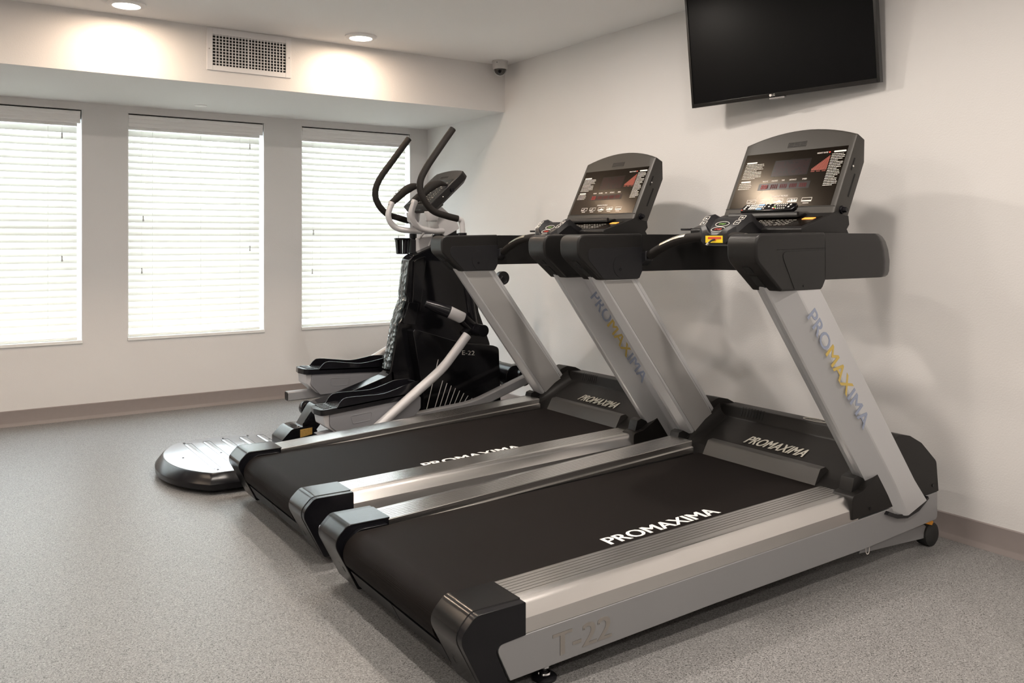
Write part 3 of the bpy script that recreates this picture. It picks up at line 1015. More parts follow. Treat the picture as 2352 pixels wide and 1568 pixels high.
    for r_ in range(5):
        x = -0.678 + r_ * 0.0165
        for c_ in range(17):
            y = 0.155 - c_ * 0.0205
            if rnd.random() < 0.25 and r_ != 2:
                continue
            w_, h_ = rnd.uniform(0.004, 0.008), rnd.uniform(0.0012, 0.0034)
            m.loft([[(x - h_, y - w_, shz(x - h_) + q), (x - h_, y + w_, shz(x - h_) + q), (x + h_, y + w_, shz(x + h_) + q), (x + h_, y - w_, shz(x + h_) + q)] for q in (0.0012, 0.0017)])
    make('key_print', m, 'printdim', shelf, smooth=False)
    m = MB()
    for (a0, a1, b0, b1) in ((-0.606, -0.586, -0.200, -0.250),):
        m.loft([[(a0, b0, shz(a0) + q), (a0, b1, shz(a0) + q), (a1, b1, shz(a1) + q), (a1, b0, shz(a1) + q)] for q in (0.0010, 0.0030)])
    make('speed_display', m, 'orangeled', shelf, smooth=False)
    m = MB()
    for (y0, y1) in ((0.10, 0.235), (-0.10, 0.06), (-0.235, -0.13)):
        m.box(-0.7172, -0.7158, y0, y1, 1.2215, 1.2225)
    for k in range(3):
        m.box(-0.7172, -0.7158, -0.225, -0.14, 1.213 + k * 0.006, 1.2145 + k * 0.006)
    make('lip_print', m, 'charcoal', shelf, smooth=False)
    make('shelf_wing', MB().box(-0.712, -0.600, 0.2835, 0.345, 1.236, 1.2455), 'black', shelf, bevel=0.003)
    lg_ = fillet([(-0.600, 1.283), (-0.602, 1.302), (-0.594, 1.307), (-0.588, 1.302), (-0.586, 1.2925), (-0.552, 1.3015), (-0.535, 1.296)], 0.002, 2)
    make('tablet_ledge', MB().prism('y', lg_, -0.175, 0.175), 'armgrey', shelf, bevel=0.0015)
    # console head ---------------------------------------------------------
    A, B = Vector((-0.520, 1.298)), Vector((-0.362, 1.622))
    sl_ = (B - A).normalized()
    nf = Vector((-sl_.y, sl_.x))                        # out of the screen, towards the runner
    Ls = (B - A).length

    def cp(u, v, d):
        """u: across (+ is the left seen from the belt), v: up the screen, d: out of it"""
        q = A + sl_ * v + nf * d
        return (q.x, u, q.y)
    def outline(hw_, top_):
        pts = [(-hw_, 0.0), (hw_, 0.0), (hw_, Ls - 0.008)]
        n_ = 14
        for k in range(1, n_):
            a = k / n_
            u = hw_ * (1 - 2 * a)
            pts.append((u, Ls - 0.008 + top_ * (1 - (2 * a - 1) ** 2)))
        pts.append((-hw_, Ls - 0.008))
        return pts
    m = MB()
    o1, o2 = outline(0.272, 0.050), outline(0.278, 0.050)
    o3 = outline(0.276, 0.048)
    rings = [[cp(u * 0.985, v + (0.004 if v < 0.01 else -0.004), 0.0) for u, v in o1], [cp(u, v, -0.004) for u, v in o2],
             [cp(u, v, -0.050) for u, v in o2], [cp(u * 0.97, (v - 0.075 if v > 0.2 else v - 0.03), -0.100) for u, v in o3]]
    m.loft(rings)
    head = make('console_head', m, 'headgrey', t, bevel=0.005, seg=3, angle=40)
    # lower cheeks that join the head to the shelf
    ck = [(-0.520, 1.300), (-0.700, 1.244), (-0.712, 1.215), (-0.46, 1.215), (-0.425, 1.255), (-0.43, 1.29)]
    for s in (-1, 1):
        make('console_cheek', MB().prism('y', ck, s * 0.272, s * 0.2835), 'armgrey', head, bevel=0.003)
    m = MB().loft([[cp(u, v, d) for u, v in ((0.255, 0.036), (-0.255, 0.036), (-0.255, 0.300), (0.255, 0.300))] for d in (-0.0005, 0.0012)])
    make('display_panel', m, 'display', head, smooth=False)

    def pbox(m, u0, u1, v0, v1, d0=0.0010, d1=0.0016, sk=0.0):
        m.loft([[cp(u0 + sk * 0, v0, d), cp(u1, v0, d), cp(u1, v1, d), cp(u0, v1, d)] for d in (d0, d1)])
    m = MB()
    pbox(m, 0.085, -0.098, 0.182, 0.258)
    pbox(m, 0.133, -0.128, 0.118, 0.150)
    make('display_window', m, 'lcd', head, smooth=False)
    m = MB()
    rnd = random.Random(3)
    for r_ in range(10):
        for c_ in range(22):
            if rnd.random() < 0.85:
                pbox(m, 0.078 - c_ * 0.0078, 0.0742 - c_ * 0.0078, 0.187 + r_ * 0.0068, 0.1885 + r_ * 0.0068, 0.0014, 0.0019)
    make('program_dots', m, 'reddim', head, smooth=False)
    m = MB()
    for g_ in range(5):
        for c_ in range(4):
            pbox(m, 0.115 - g_ * 0.048 - c_ * 0.0095, 0.109 - g_ * 0.048 - c_ * 0.0095, 0.124, 0.143, 0.0014, 0.0019)
    make('dim_digits', m, 'reddim', head, smooth=False)
    m = MB()
    for k in range(3):
        u = 0.118 - k * 0.011
        for vv in (0.124, 0.133, 0.142):
            pbox(m, u, u - 0.007, vv - 0.001, vv + 0.001, 0.0016, 0.0022)
        pbox(m, u - 0.006, u - 0.0072, 0.124, 0.142, 0.0016, 0.0022)
    make('lit_digits', m, 'redled', head, smooth=False)
    m = MB()
    for k in range(14):
        u = -0.113 - k * 0.0052
        pbox(m, u, u - 0.0036, 0.197, 0.207 + k * 0.0042)
    for k in range(3):
        pbox(m, -0.113 - k * 0.026, -0.113 - k * 0.026 - 0.018, 0.191, 0.1935)
    make('heart_rate_chart', m, 'redbar', head, smooth=False)
    N3 = (nf.x, 0, nf.y)
    across, upw = (0, -1, 0), (sl_.x, 0, sl_.y)
    for (txt, u, v, hgt, wid) in (('HEART RATE', -0.118, 0.274, 0.006, 0.050), ('INCLINE', 0.117, 0.158, 0.006, 0.026), ('CALORIES', 0.072, 0.158, 0.006, 0.032), ('TIME', 0.020, 0.158, 0.006, 0.015),
                                  ('DISTANCE', -0.020, 0.158, 0.006, 0.034), ('SPEED', -0.083, 0.158, 0.006, 0.022), ('WORKOUT PROFILES', 0.045, 0.083, 0.007, 0.082)):
        text_mesh('panel_lettering', txt, hgt, 'print', head, cp(u, v, 0.0012), across, upw, 0.0005, bold=0.0, width=wid)
    # heart mark
    hm = MB()
    hp = [(16 * sin(a) ** 3 * 0.00028, (13 * cos(a) - 5 * cos(2 * a) - 2 * cos(3 * a) - cos(4 * a)) * 0.00028) for a in [2 * pi * k / 24 for k in range(24)]]
    hm.loft([[cp(-0.176 + a, 0.277 + b, d) for a, b in hp] for d in (0.0011, 0.0017)])
    make('heart_mark', hm, 'red', head, smooth=False)
    # instruction columns: title pills and lines of small print
    m = MB()

    def pill(u0, u1, v0, v1):
        r_ = (v1 - v0) / 2
        pts = []
        for k in range(9):
            a = pi / 2 + pi * k / 8
            pts.append((u0 - r_ - r_ * cos(a) * 1.0 * -1 * -1, v0 + r_ + r_ * sin(a)))
        pts = [(u0 + (-r_ - r_ * cos(pi / 2 + pi * k / 8)), v0 + r_ + r_ * sin(pi / 2 + pi * k / 8)) for k in range(9)]
        pts += [(u1 + (r_ + r_ * cos(pi / 2 + pi * k / 8)), v0 + r_ - r_ * sin(pi / 2 + pi * k / 8)) for k in range(9)]
        m.loft([[cp(a, b, d) for a, b in pts] for d in (0.0011, 0.0016)])
    pill(0.240, 0.183, 0.254, 0.261)
    pill(0.238, 0.184, 0.160, 0.167)
    pill(-0.196, -0.252, 0.274, 0.281)
    make('title_pills', m, 'print', head, smooth=False)
    m = MB()
    rnd = random.Random(11)

    def lines(u0, u1, v_top, n_, pitch):
        for k in range(n_):
            u = u0
            end = u1 if k % 5 != 4 else u0 + (u1 - u0) * 0.7
            while u > end + 0.006:
                w_ = rnd.uniform(0.005, 0.019)
                w_ = min(w_, u - end)
                pbox(m, u, u - w_, v_top - k * pitch - 0.0011, v_top - k * pitch + 0.0011)
                u -= w_ + 0.0018
    for args in ((0.241, 0.140, 0.248, 10, 0.0076), (0.243, 0.175, 0.154, 4, 0.0082), (-0.190, -0.251, 0.266, 20, 0.0074)):
        m = MB()
        lines(*args)
        make('small_print', m, 'print', head, smooth=False)
    # five workout icons
    m = MB()
    for k in range(5):
        u0 = 0.168 - k * 0.070
        u1, v0, v1 = u0 - 0.048, 0.056, 0.074
        e = 0.0014
        pbox(m, u0, u1, v0, v0 + e)
        pbox(m, u0, u1, v1 - e, v1)
        pbox(m, u0, u0 - e, v0, v1)
        pbox(m, u1 + e, u1, v0, v1)
        if k < 2:
            pbox(m, u0 - 0.004, u0 - 0.018, v0 + 0.004, v0 + 0.006)
            pbox(m, u0 - 0.018, u0 - 0.020, v0 + 0.004, v0 + 0.011)
            pbox(m, u0 - 0.018, u0 - 0.030, v0 + 0.009, v0 + 0.011)
        elif k < 4:
            for q in range(9):
                hh = [(0.003, 0.005, 0.004, 0.007, 0.009, 0.011, 0.009, 0.006, 0.004), (0.004, 0.010, 0.003, 0.012, 0.011, 0.004, 0.012, 0.006, 0.010)][k - 2][q]
                pbox(m, u0 - 0.003 - q * 0.0048, u0 - 0.0078 - q * 0.0048, v0 + 0.001, v0 + 0.001 + hh)
        else:
            pbox(m, u0, u1, v0, v0 + 0.006)
        pbox(m, u0 - 0.010, u1 + 0.010, v0 - 0.008, v0 - 0.0055)
    make('workout_icons', m, 'print', head, smooth=False)
    # speaker slots in the crown, jack, clamp knob
    m = MB()
    for (u0, u1) in ((0.042, 0.016), (0.014, -0.014), (-0.016, -0.042)):
        for v in (0.322, 0.329, 0.336):
            pbox(m, u0, u1, v, v + 0.003, -0.0005, 0.0009)
    make('speaker_slots', m, 'duct', head, smooth=False)
    fr_ = MB()
    for (u0, u1, v0, v1) in ((0.046, 0.045, 0.318, 0.343), (-0.045, -0.046, 0.318, 0.343), (0.046, -0.046, 0.318, 0.3187), (0.046, -0.046, 0.3423, 0.343)):
        pbox(fr_, u0, u1, v0, v1, -0.0005, 0.0009)
    make('speaker_outline', fr_, 'duct', head, smooth=False)
    m = MB()
    m.loft([[cp(u, v, d) for v, d in ((0.205, -0.022), (0.255, -0.022), (0.258, -0.030), (0.202, -0.030))] for u in (-0.2775, -0.2788)])
    m.loft([[cp(u, v, d) for v, d in ((0.10, -0.050), (0.20, -0.050), (0.20, -0.058), (0.10, -0.058))] for u in (-0.2775, -0.2786)])
    make('side_slots', m, 'duct', head, smooth=False)
    make('jack_light', MB().cyl(cp(-0.277, 0.222, -0.030), cp(-0.281, 0.222, -0.030), 0.0035, n=10), 'print', head)
    q = cp(-0.277, 0.035, -0.040)
    kn = MB().cyl(q, (q[0], q[1] - 0.010, q[2]), 0.017, 0.015, 8).cyl((q[0], q[1] - 0.010, q[2]), (q[0], q[1] - 0.026, q[2]), 0.012, 0.010, 6)
    make('tilt_knob', kn, 'gloss_black', head, bevel=0.002)
    make('seam_line', MB().loft([[cp(u, 0.0315, d), cp(u, 0.0330, d), cp(u, 0.0330, d2), cp(u, 0.0315, d2)] for u, d, d2 in ((0.275, -0.004, 0.0008), (-0.275, -0.004, 0.0008))]), 'duct', head, smooth=False)
    # feet, incline legs, wheels ----------------------------------------------
    for s in (-1, 1):
        lf = make('leveling_foot', MB().lathe((-1.992, s * 0.430, 0.0), [(0.034, 0.0), (0.035, 0.006), (0.028, 0.011), (0.010, 0.014), (0.010, 0.020), (0.0065, 0.021), (0.0065, 0.075), (0.002, 0.075)], 24), 'black', t)
        make('foot_nut', MB().lathe((-1.992, s * 0.430, 0.0), [(0.014, 0.030), (0.014, 0.046), (0.007, 0.047)], 6).lathe((-1.992, s * 0.430, 0.0), [(0.018, 0.014), (0.016, 0.018), (0.008, 0.019)], 20), 'chrome', lf, angle=20)
        make('foot_bracket', MB().prism('y', fillet([(-2.075, 0.085), (-2.04, 0.052), (-1.95, 0.052), (-1.915, 0.085)], 0.01, 3), s * 0.405, s * 0.455), 'charcoal', t, bevel=0.002)
        lg2 = make('incline_leg', MB().prism('y', [(-0.600, 0.060), (-0.575, 0.100), (-0.18, 0.088), (-0.15, 0.062), (-0.18, 0.036)], s * 0.415, s * 0.445), 'silver', t, bevel=0.003)
        make('wheel', MB().lathe((-0.143, s * 0.430 - 0.028, 0.046), [(0.012, -0.001), (0.036, 0.0), (0.0455, 0.006), (0.046, 0.012), (0.046, 0.044), (0.0455, 0.050), (0.036, 0.056), (0.012, 0.057)], 28, 'y'), 'rubber', lg2, angle=40)
        make('caution_label', MB().prism('y', [(-0.215, 0.105), (-0.165, 0.113), (-0.150, 0.098), (-0.160, 0.088)], s * 0.446, s * 0.462), 'amber', t)
        make('tie_loop', MB().tube([(-0.575 + 0.011 * cos(a), s * 0.462, 0.078 + 0.018 * sin(a)) for a in [2 * pi * k / 20 for k in range(20)]], 0.0016, 6, closed=True), 'print', t)
    make('frame_cross_member', MB().box(-1.95, -1.90, -0.455, 0.455, 0.075, 0.12).box(-0.9, -0.84, -0.455, 0.455, 0.10, 0.15), 'black', t, bevel=0.003)
    OFF = Vector((0, 0, 0))
    return t


M['badge_t22'] = principled('raised_model_badge', (0.36, 0.335, 0.31), 0.28, 0.7)
near = make_treadmill()
near['label'] = 'silver and black treadmill nearest the camera, with the television remote on its console'
far = copy_tree(near)
far.location = (TX + 0.015, TY + 1.160, 0)
far['label'] = 'silver and black treadmill standing between the nearer treadmill and the elliptical trainer'

# remote control resting on the near console ledge, leaning on its screen
t = thing('remote_control', (-0.573, TY + 0.005, 1.3105), 'black television remote with white and blue keys lying on the nearer treadmill console', 'remote control')
OFF = Vector((0, 0, 0))
an = radians(38)
ca, sa = cos(an), sin(an)


def rp(u, v, d):
    """u: length (+ is left seen from the belt), v: up its width, d: out of its key face"""
    return (v * ca - d * sa, u, v * sa + d * ca)


ol = fillet([(0.128, 0.0), (-0.128, 0.0), (-0.140, 0.022), (-0.132, 0.047), (0.128, 0.047), (0.134, 0.023)], 0.006, 3)
make('body', MB().loft([[rp(u, v, d) for u, v in ol] for d in (-0.012, 0.006)]), 'piano', t, bevel=0.004, seg=3)


def keys(name, mat, cells, w, h):
    m = MB()
    for (u, v) in cells:
        sq = fillet([(u + w / 2, v - h / 2), (u - w / 2, v - h / 2), (u - w / 2, v + h / 2), (u + w / 2, v + h / 2)], min(w, h) * 0.3, 3)
        m.loft([[rp(a, b, d) for a, b in sq] for d in (0.0062, 0.0076)])
    make(name, m, mat, t, smooth=False)


keys('round_key', 'print', [(0.112, 0.036), (0.101, 0.036), (0.112, 0.025), (0.112, 0.014)], 0.008, 0.008)
keys('number_key', 'print', [(0.087 - i * 0.0115, v) for i in range(4) for v in (0.037, 0.025, 0.0135)], 0.0092, 0.0085)
keys('wide_key', 'bluekey', [(0.036, 0.038), (0.036, 0.011)], 0.028, 0.009)
keys('digit_key', 'print', [(0.046, 0.025), (0.036, 0.025), (0.026, 0.025)], 0.0075, 0.010)
keys('volume_key', 'print', [(0.014, v) for v in (0.040, 0.027, 0.014)], 0.004, 0.008)
keys('arrow_key', 'print', [(-0.008, 0.025), (-0.006, 0.041), (-0.033, 0.033), (-0.033, 0.016), (-0.040, 0.040)], 0.008, 0.007)
keys('small_key', 'print', [(-0.050 - i * 0.010, v) for i in range(5) for v in (0.039, 0.027, 0.012)], 0.0045, 0.006)
keys('green_key', 'green', [(-0.041, 0.020)], 0.007, 0.008)
keys('power_key', 'red', [(0.121, 0.006), (-0.041, 0.010)], 0.007, 0.005)
keys('mode_key', 'print', [(-0.108, 0.020), (-0.111, 0.034)], 0.007, 0.009)
for ch in far.children:
    for g in ch.children:
        if g.name.startswith('belt_lettering'):
            g.location = (-0.062, -0.026, -0.0016)

# ------------------------------------------------------------------ elliptical trainer
EX, EY = -1.2, -1.82
t = thing('elliptical_trainer', (EX, EY, 0), 'black and grey elliptical trainer in the corner by the windows, beyond the treadmills', 'elliptical trainer')
OFF = Vector((-EX, 0, 0))
ell = t


def sym(o):
    return o


# shroud ------------------------------------------------------------
HY = 0.052
body = [(-1.232, 0.440), (-1.180, 0.715), (-1.142, 0.760), (-1.118, 0.850), (-1.135, 0.885), (-1.112, 1.080), (-1.085, 1.105), (-0.93, 1.165), (-0.905, 1.225), (-0.760, 1.235), (-0.715, 1.205),
        (-0.640, 0.760), (-0.560, 0.560), (-0.535, 0.100), (-1.02, 0.100), (-1.22, 0.30)]
sh = make('shroud', MB().prism('y', fillet(body, [0.03, 0.02, 0.02, 0.02, 0.02, 0.03, 0.03, 0.03, 0.02, 0.03, 0.04, 0.08, 0.06, 0.02, 0.02, 0.05], 4), -HY, HY), 'piano', t, bevel=0.018, seg=4)
# lower flared housing with the vents
low = [(-1.13, 0.690), (-0.80, 0.585), (-0.585, 0.555), (-0.545, 0.540), (-0.525, 0.085), (-1.05, 0.085), (-1.06, 0.30)]
make('lower_housing', MB().prism('y', fillet(low, [0.02, 0.05, 0.03, 0.03, 0.02, 0.02, 0.05], 4), -0.130, 0.130), 'piano', t, bevel=0.012, seg=3)
# recessed side channel rim and steps
for s in (-1, 1):
    m = MB()
    m.prism('y', fillet([(-1.085, 1.075), (-1.005, 1.105), (-1.045, 0.780), (-1.105, 0.760), (-1.095, 0.880)], 0.015, 3), s * 0.045, s * 0.066)
    make('side_rib', m, 'piano', t, bevel=0.006, seg=3)
    m = MB()
    m.prism('y', fillet([(-1.125, 0.835), (-1.062, 0.828), (-1.085, 0.700), (-1.165, 0.715)], 0.01, 3), s * 0.045, s * 0.075)
    make('side_block', m, 'piano', t, bevel=0.006, seg=3)
# embossed rear strip facing the windows
path = [(-1.110, 1.075), (-1.136, 0.880), (-1.135, 0.850), (-1.165, 0.780), (-1.188, 0.700), (-1.206, 0.600), (-1.238, 0.455)]
m = MB()
m.loft([[(x - 0.003, -0.040, z), (x - 0.007, -0.02, z), (x - 0.007, 0.02, z), (x - 0.003, 0.040, z), (x + 0.012, 0.040, z), (x + 0.012, -0.040, z)] for x, z in path])
make('embossed_strip', m, 'quilt', t, angle=60)
# vent lines and model name on the lower housing
m = MB()
for k in range(9):
    if k == 0:
        x0, z0, x1, z1 = -0.965, 0.500, -1.050, 0.185
    else:
        x0, z0 = -0.935 + (k - 1) * 0.0285, 0.375 - (k - 1) * 0.0175
        x1, z1 = -1.000 + (k - 1) * 0.0325, 0.185 + (k - 1) * 0.005
    y = -0.1655
    for s in (-1,):
        m.loft([[(x0 - 0.0018, s * 0.1298, z0), (x0 + 0.0018, s * 0.1298, z0), (x1 + 0.0018, s * 0.1298, z1), (x1 - 0.0018, s * 0.1298, z1)],
                [(x0 - 0.0018, s * 0.1318, z0), (x0 + 0.0018, s * 0.1318, z0), (x1 + 0.0018, s * 0.1318, z1), (x1 - 0.0018, s * 0.1318, z1)]])
make('vent_lines', m, 'camwhite', t, smooth=False)
text_mesh('model_lettering', 'E-22', 0.026, 'badge', t, (-0.805, -0.1305, 0.515), (1, 0, -0.10), (0.05, 0, 1), 0.001, bold=0.0, width=0.086)
# spine down to the rear foot -----------------------------------------
sp = fillet([(-1.21, 0.455), (-1.26, 0.415), (-1.56, 0.328), (-1.682, 0.300), (-1.785, 0.140), (-1.71, 0.120), (-1.62, 0.225), (-1.20, 0.300)], [0.03, 0.05, 0.05, 0.04, 0, 0, 0.05, 0.0], 5)
make('spine', MB().prism('y', sp, -0.052, 0.052), 'piano', t, bevel=0.014, seg=4)
d_ = Vector((-0.120, 0, -0.172)).normalized()
n_ = Vector((-0.82, 0, 0.57))
m = MB()
pts = fillet([(-1.690, 0.288), (-1.652, 0.262), (-1.690, 0.212), (-1.742, 0.192), (-1.752, 0.205)], 0.006, 3)
m.prism('y', pts, -0.0505, -0.0555)
make('spine_cover_plate', m, 'piano', t, bevel=0.002)
make('spine_pin', MB().box(-1.782, -1.768, -0.060, -0.053, 0.150, 0.200), 'chrome', t, bevel=0.002)
# rear foot with worn gold label
rf = [(-1.872, 0.050), (-1.872, 0.140), (-1.818, 0.192), (-1.770, 0.196), (-1.690, 0.190), (-1.66, 0.12), (-1.66, 0.050)]
foot = make('rear_foot', MB().prism('y', fillet(rf, [0.005, 0.01, 0.03, 0.03, 0.03, 0.01, 0.005], 3), -0.085, 0.085), 'piano', t, bevel=0.02, seg=3)
make('worn_label', MB().prism('y', [(-1.775, 0.142), (-1.708, 0.152), (-1.708, 0.188), (-1.775, 0.184)], -0.0875, -0.0845), 'gold', foot, bevel=0.001)
# base: front plate
make('front_base', MB().prism('z', fillet([(-1.05, -0.17), (-0.50, -0.17), (-0.30, -0.10), (-0.18, 0.10), (-0.18, 0.30), (-0.45, 0.30), (-0.60, 0.17), (-1.05, 0.17)], 0.03, 3), 0.012, 0.085), 'piano', t, bevel=0.01)
make('front_foot', MB().box(-0.64, -0.58, -0.30, 0.30, 0.0, 0.05), 'black', t, bevel=0.006)
make('base_beam', MB().box(-1.70, -1.0, -0.04, 0.04, 0.03, 0.09), 'black', t, bevel=0.004)
# step platform at the rear ---------------------------------------------
def plat_outline(g):
    """half outline mirrored about the centre line; g grows it outward"""
    half = [(v.x, v.y) for v in spline([(-2.432, -0.04, 0), (-2.432, 0.04, 0), (-2.420, 0.125, 0), (-2.397, 0.205, 0), (-2.352, 0.292, 0), (-2.297, 0.366, 0)], 4) if v.y >= -0.001]
    half = [(-2.4335, 0.0)] + [p for p in half if p[1] > 0.02] + [(-2.20, 0.374), (-2.05, 0.372), (-1.93, 0.362), (-1.90, 0.345), (-1.85, 0.24), (-1.81, 0.135), (-1.74, 0.095), (-1.66, 0.088)]
    c = Vector((-2.03, 0))
    out = []
    for (x, y) in half:
        v = Vector((x, y))
        n = (v - c)
        n = n.normalized() if n.length > 0 else n
        if -2.27 < x < -1.92:
            n = Vector((0, 1))
        out.append(v + n * g)
    P = [(v.x, v.y) for v in out] + [(v.x, -v.y) for v in reversed(out[1:])]
    return P


m = MB()
rings = []
for g, z in ((0.024, 0.016), (0.040, 0.024), (0.042, 0.050), (0.038, 0.056), (0.010, 0.090), (0.003, 0.094)):
    rings.append([(x, y, z) for x, y in plat_outline(g)])
m.loft(rings)
base = make('step_platform', m, 'gloss_black', t, angle=25)
deckp = MB().loft([[(x, y, z) for x, y in plat_outline(g)] for g, z in ((0.002, 0.088), (0.002, 0.0955), (-0.002, 0.0970))])
plate = make('metal_plate', deckp, 'plate', base, angle=30)
m = MB()
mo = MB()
for k in range(5):                                      # pressed ribs across the plate
    xc = -2.262 + k * 0.097
    hw_, L = 0.019, 0.300
    ol = fillet([(xc - hw_, -L), (xc + hw_, -L), (xc + hw_, L), (xc - hw_, L)], 0.012, 4)
    ol2 = fillet([(xc - hw_ + 0.005, -L + 0.005), (xc + hw_ - 0.005, -L + 0.005), (xc + hw_ - 0.005, L - 0.005), (xc - hw_ + 0.005, L - 0.005)], 0.010, 4)
    m.loft([[(x, y, 0.0965) for x, y in ol], [(x, y, 0.0978) for x, y in ol2]])
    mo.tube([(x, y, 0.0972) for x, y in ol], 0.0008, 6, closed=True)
make('pressed_rib', m, 'plate', base, angle=20)
make('rib_shade_line', mo, 'gloss_black', base)  # dark tubes standing for the shadow line around each rib
m = MB()
for (x, y) in ((-2.352, 0.0), (-2.265, -0.322), (-2.275, 0.322), (-2.068, 0.325), (-1.935, 0.315), (-2.165, 0.0), (-2.05, -0.325), (-1.86, 0.165), (-1.935, -0.315), (-1.86, -0.165)):
    m.lathe((x, y, 0.0968), [(0.0065, 0.0), (0.0055, 0.0022), (0.001, 0.0025)], 10)
make('plate_screw', m, 'black', base, angle=50)
for (x, y) in ((-2.16, -0.33), (-2.16, 0.33), (-1.98, -0.33), (-1.98, 0.33)):
    make('rubber_foot', MB().lathe((x, y, 0.0), [(0.022, 0.0), (0.024, 0.01), (0.020, 0.020)], 16), 'rubber', base)

# pedals, pedal tubes and connecting rods -----------------------------------
rect = [(0.8, 1), (1, 0.75), (1, -0.75), (0.8, -1), (-0.8, -1), (-1, -0.75), (-1, 0.75), (-0.8, 1)]


def seg_path(P, r=0.04, n=5):
    out = [Vector(P[0])]
    for a, b, c in zip(P[:-2], P[1:-1], P[2:]):
        a, b, c = Vector(a), Vector(b), Vector(c)
        p0 = b + (a - b).normalized() * min(r, (a - b).length * 0.45)
        p1 = b + (c - b).normalized() * min(r, (c - b).length * 0.45)
        for k in range(n + 1):
            t_ = k / n
            out.append(p0 * (1 - t_) ** 2 + b * 2 * t_ * (1 - t_) + p1 * t_ ** 2)
    out.append(Vector(P[-1]))
    return out


def pedal(s, tube, P, side_y):
    """P: (rear x, rear z, front x, front z) of the tray floor"""
    y = s * 0.29
    tb = make('pedal_tube', MB().tube(seg_path([(a, y, b) for a, b in tube], 0.08), 0.026, sect=rect), 'tubegrey', t, angle=40)
    make('tube_plug', MB().tube([(tube[0][0] - 0.003, y, tube[0][1] - 0.0003), (tube[0][0] + 0.003, y, tube[0][1])], 0.0235, sect=rect), 'gloss_black', tb)
    x0, z0, x1, z1 = P
    dx, dz = x1 - x0, z1 - z0
    L = sqrt(dx * dx + dz * dz)
    ex, ez = Vector((dx / L, 0, dz / L)), Vector((-dz / L, 0, dx / L))
    o = Vector((x0, 0, z0))

    def q(a, b, c):
        return tuple(o + ex * a + ez * c + Vector((0, b, 0)))
    yc, hw_ = s * 0.292, 0.082
    foot = thing_part = MB()
    # tray floor
    fl = [(0.0, -hw_ * 0.85), (0.02, -hw_), (L * 0.9, -hw_), (L, -hw_ * 0.4), (L, hw_ * 0.4), (L * 0.9, hw_), (0.02, hw_), (0.0, hw_ * 0.85), (-0.012, 0)]
    thing_part.loft([[q(a, yc + b, c) for a, b in fillet(fl, 0.02, 3)] for c in (-0.030, 0.0)])
    for e in (-1, 1):                                   # raised side lips
        lip = [(0.085, 0.0), (0.110, 0.030), (0.145, 0.041), (0.25, 0.032), (0.34, 0.025), (0.42, 0.036), (0.49, 0.050), (L * 0.99, 0.052)]
        rings = []
        for a, h in [(v.x, v.y) for v in spline([(p[0], p[1], 0) for p in lip], 4)]:
            tap = 1.0 if a < L * 0.85 else 1.0 - (a - L * 0.85) / (L * 0.15) * 0.35
            rings.append([q(a, yc + e * hw_ * tap, -0.010), q(a, yc + e * (hw_ * tap - 0.008), -0.010), q(a, yc + e * (hw_ * tap - 0.007), max(h, 0.001)), q(a, yc + e * hw_ * tap, max(h, 0.001))])
        thing_part.loft(rings)
    rings = []
    for k in range(9):                                  # toe wall
        a = -1 + 2 * k / 8
        rings.append([q(L - 0.01 * abs(a), yc + a * hw_ * 0.65, -0.01), q(L - 0.012 - 0.01 * abs(a), yc + a * hw_ * 0.65, -0.01), q(L - 0.010 - 0.01 * abs(a), yc + a * hw_ * 0.65, 0.045), q(L - 0.01 * abs(a), yc + a * hw_ * 0.65, 0.045)])
    thing_part.loft(rings)
    for k in range(7):
        for j in range(5):
            thing_part.loft([[q(0.02 + k * 0.07 + a, yc - 0.055 + j * 0.0275 + b, c) for a, b in ((0, 0), (0.045, 0), (0.045, 0.012), (0, 0.012))] for c in (0.0, 0.003)])
    tr = make('foot_tray', thing_part, 'gloss_black', t, bevel=0.002)
    hs = fillet([(0.045, -0.028), (L * 0.985, -0.030), (L * 0.975, -0.095), (L * 0.90, -0.130), (0.10, -0.150), (0.040, -0.090)], [0.005, 0.01, 0.02, 0.02, 0.012, 0.03], 4)
    make('pedal_housing', MB().loft([[q(a, yc + b, c) for a, c in hs] for b in (-hw_ * 0.93, hw_ * 0.93)]), 'greyplastic', tr, bevel=0.006, seg=3)
    m = MB()
    gr = fillet([(0.155, -0.058), (0.275, -0.058), (0.265, -0.100), (0.165, -0.100)], 0.01, 3)
    m.tube([q(a, yc - hw_ * 0.935, c) for a, c in gr], 0.0014, 6, closed=True)
    make('housing_emboss', m, 'greyplastic', tr)
    make('housing_rear', MB().loft([[q(a, yc + b, c) for a, c in ((0.012, -0.030), (0.05, -0.030), (0.048, -0.09), (0.10, -0.145), (0.085, -0.14), (0.018, -0.085))] for b in (-hw_ * 0.80, hw_ * 0.80)]), 'greytube', tr, bevel=0.003)
    make('pedal_roller', MB().lathe((tube[0][0] + 0.11, y - s * 0.03, tube[0][1] - 0.075), [(0.010, -0.032), (0.036, -0.030), (0.042, -0.022), (0.042, 0.022), (0.036, 0.030), (0.010, 0.032)], 24, 'y'), 'gloss_black', tb, angle=40)
    return tb


pedal(-1, [(-1.765, 0.178), (-1.16, 0.222), (-0.83, 0.245), (-0.47, 0.360), (-0.33, 0.405)], (-1.768, 0.332, -1.195, 0.378), 0)
pedal(1, [(-1.720, 0.300), (-1.20, 0.305), (-0.75, 0.31), (-0.28, 0.315)], (-1.640, 0.455, -1.09, 0.430), 0)


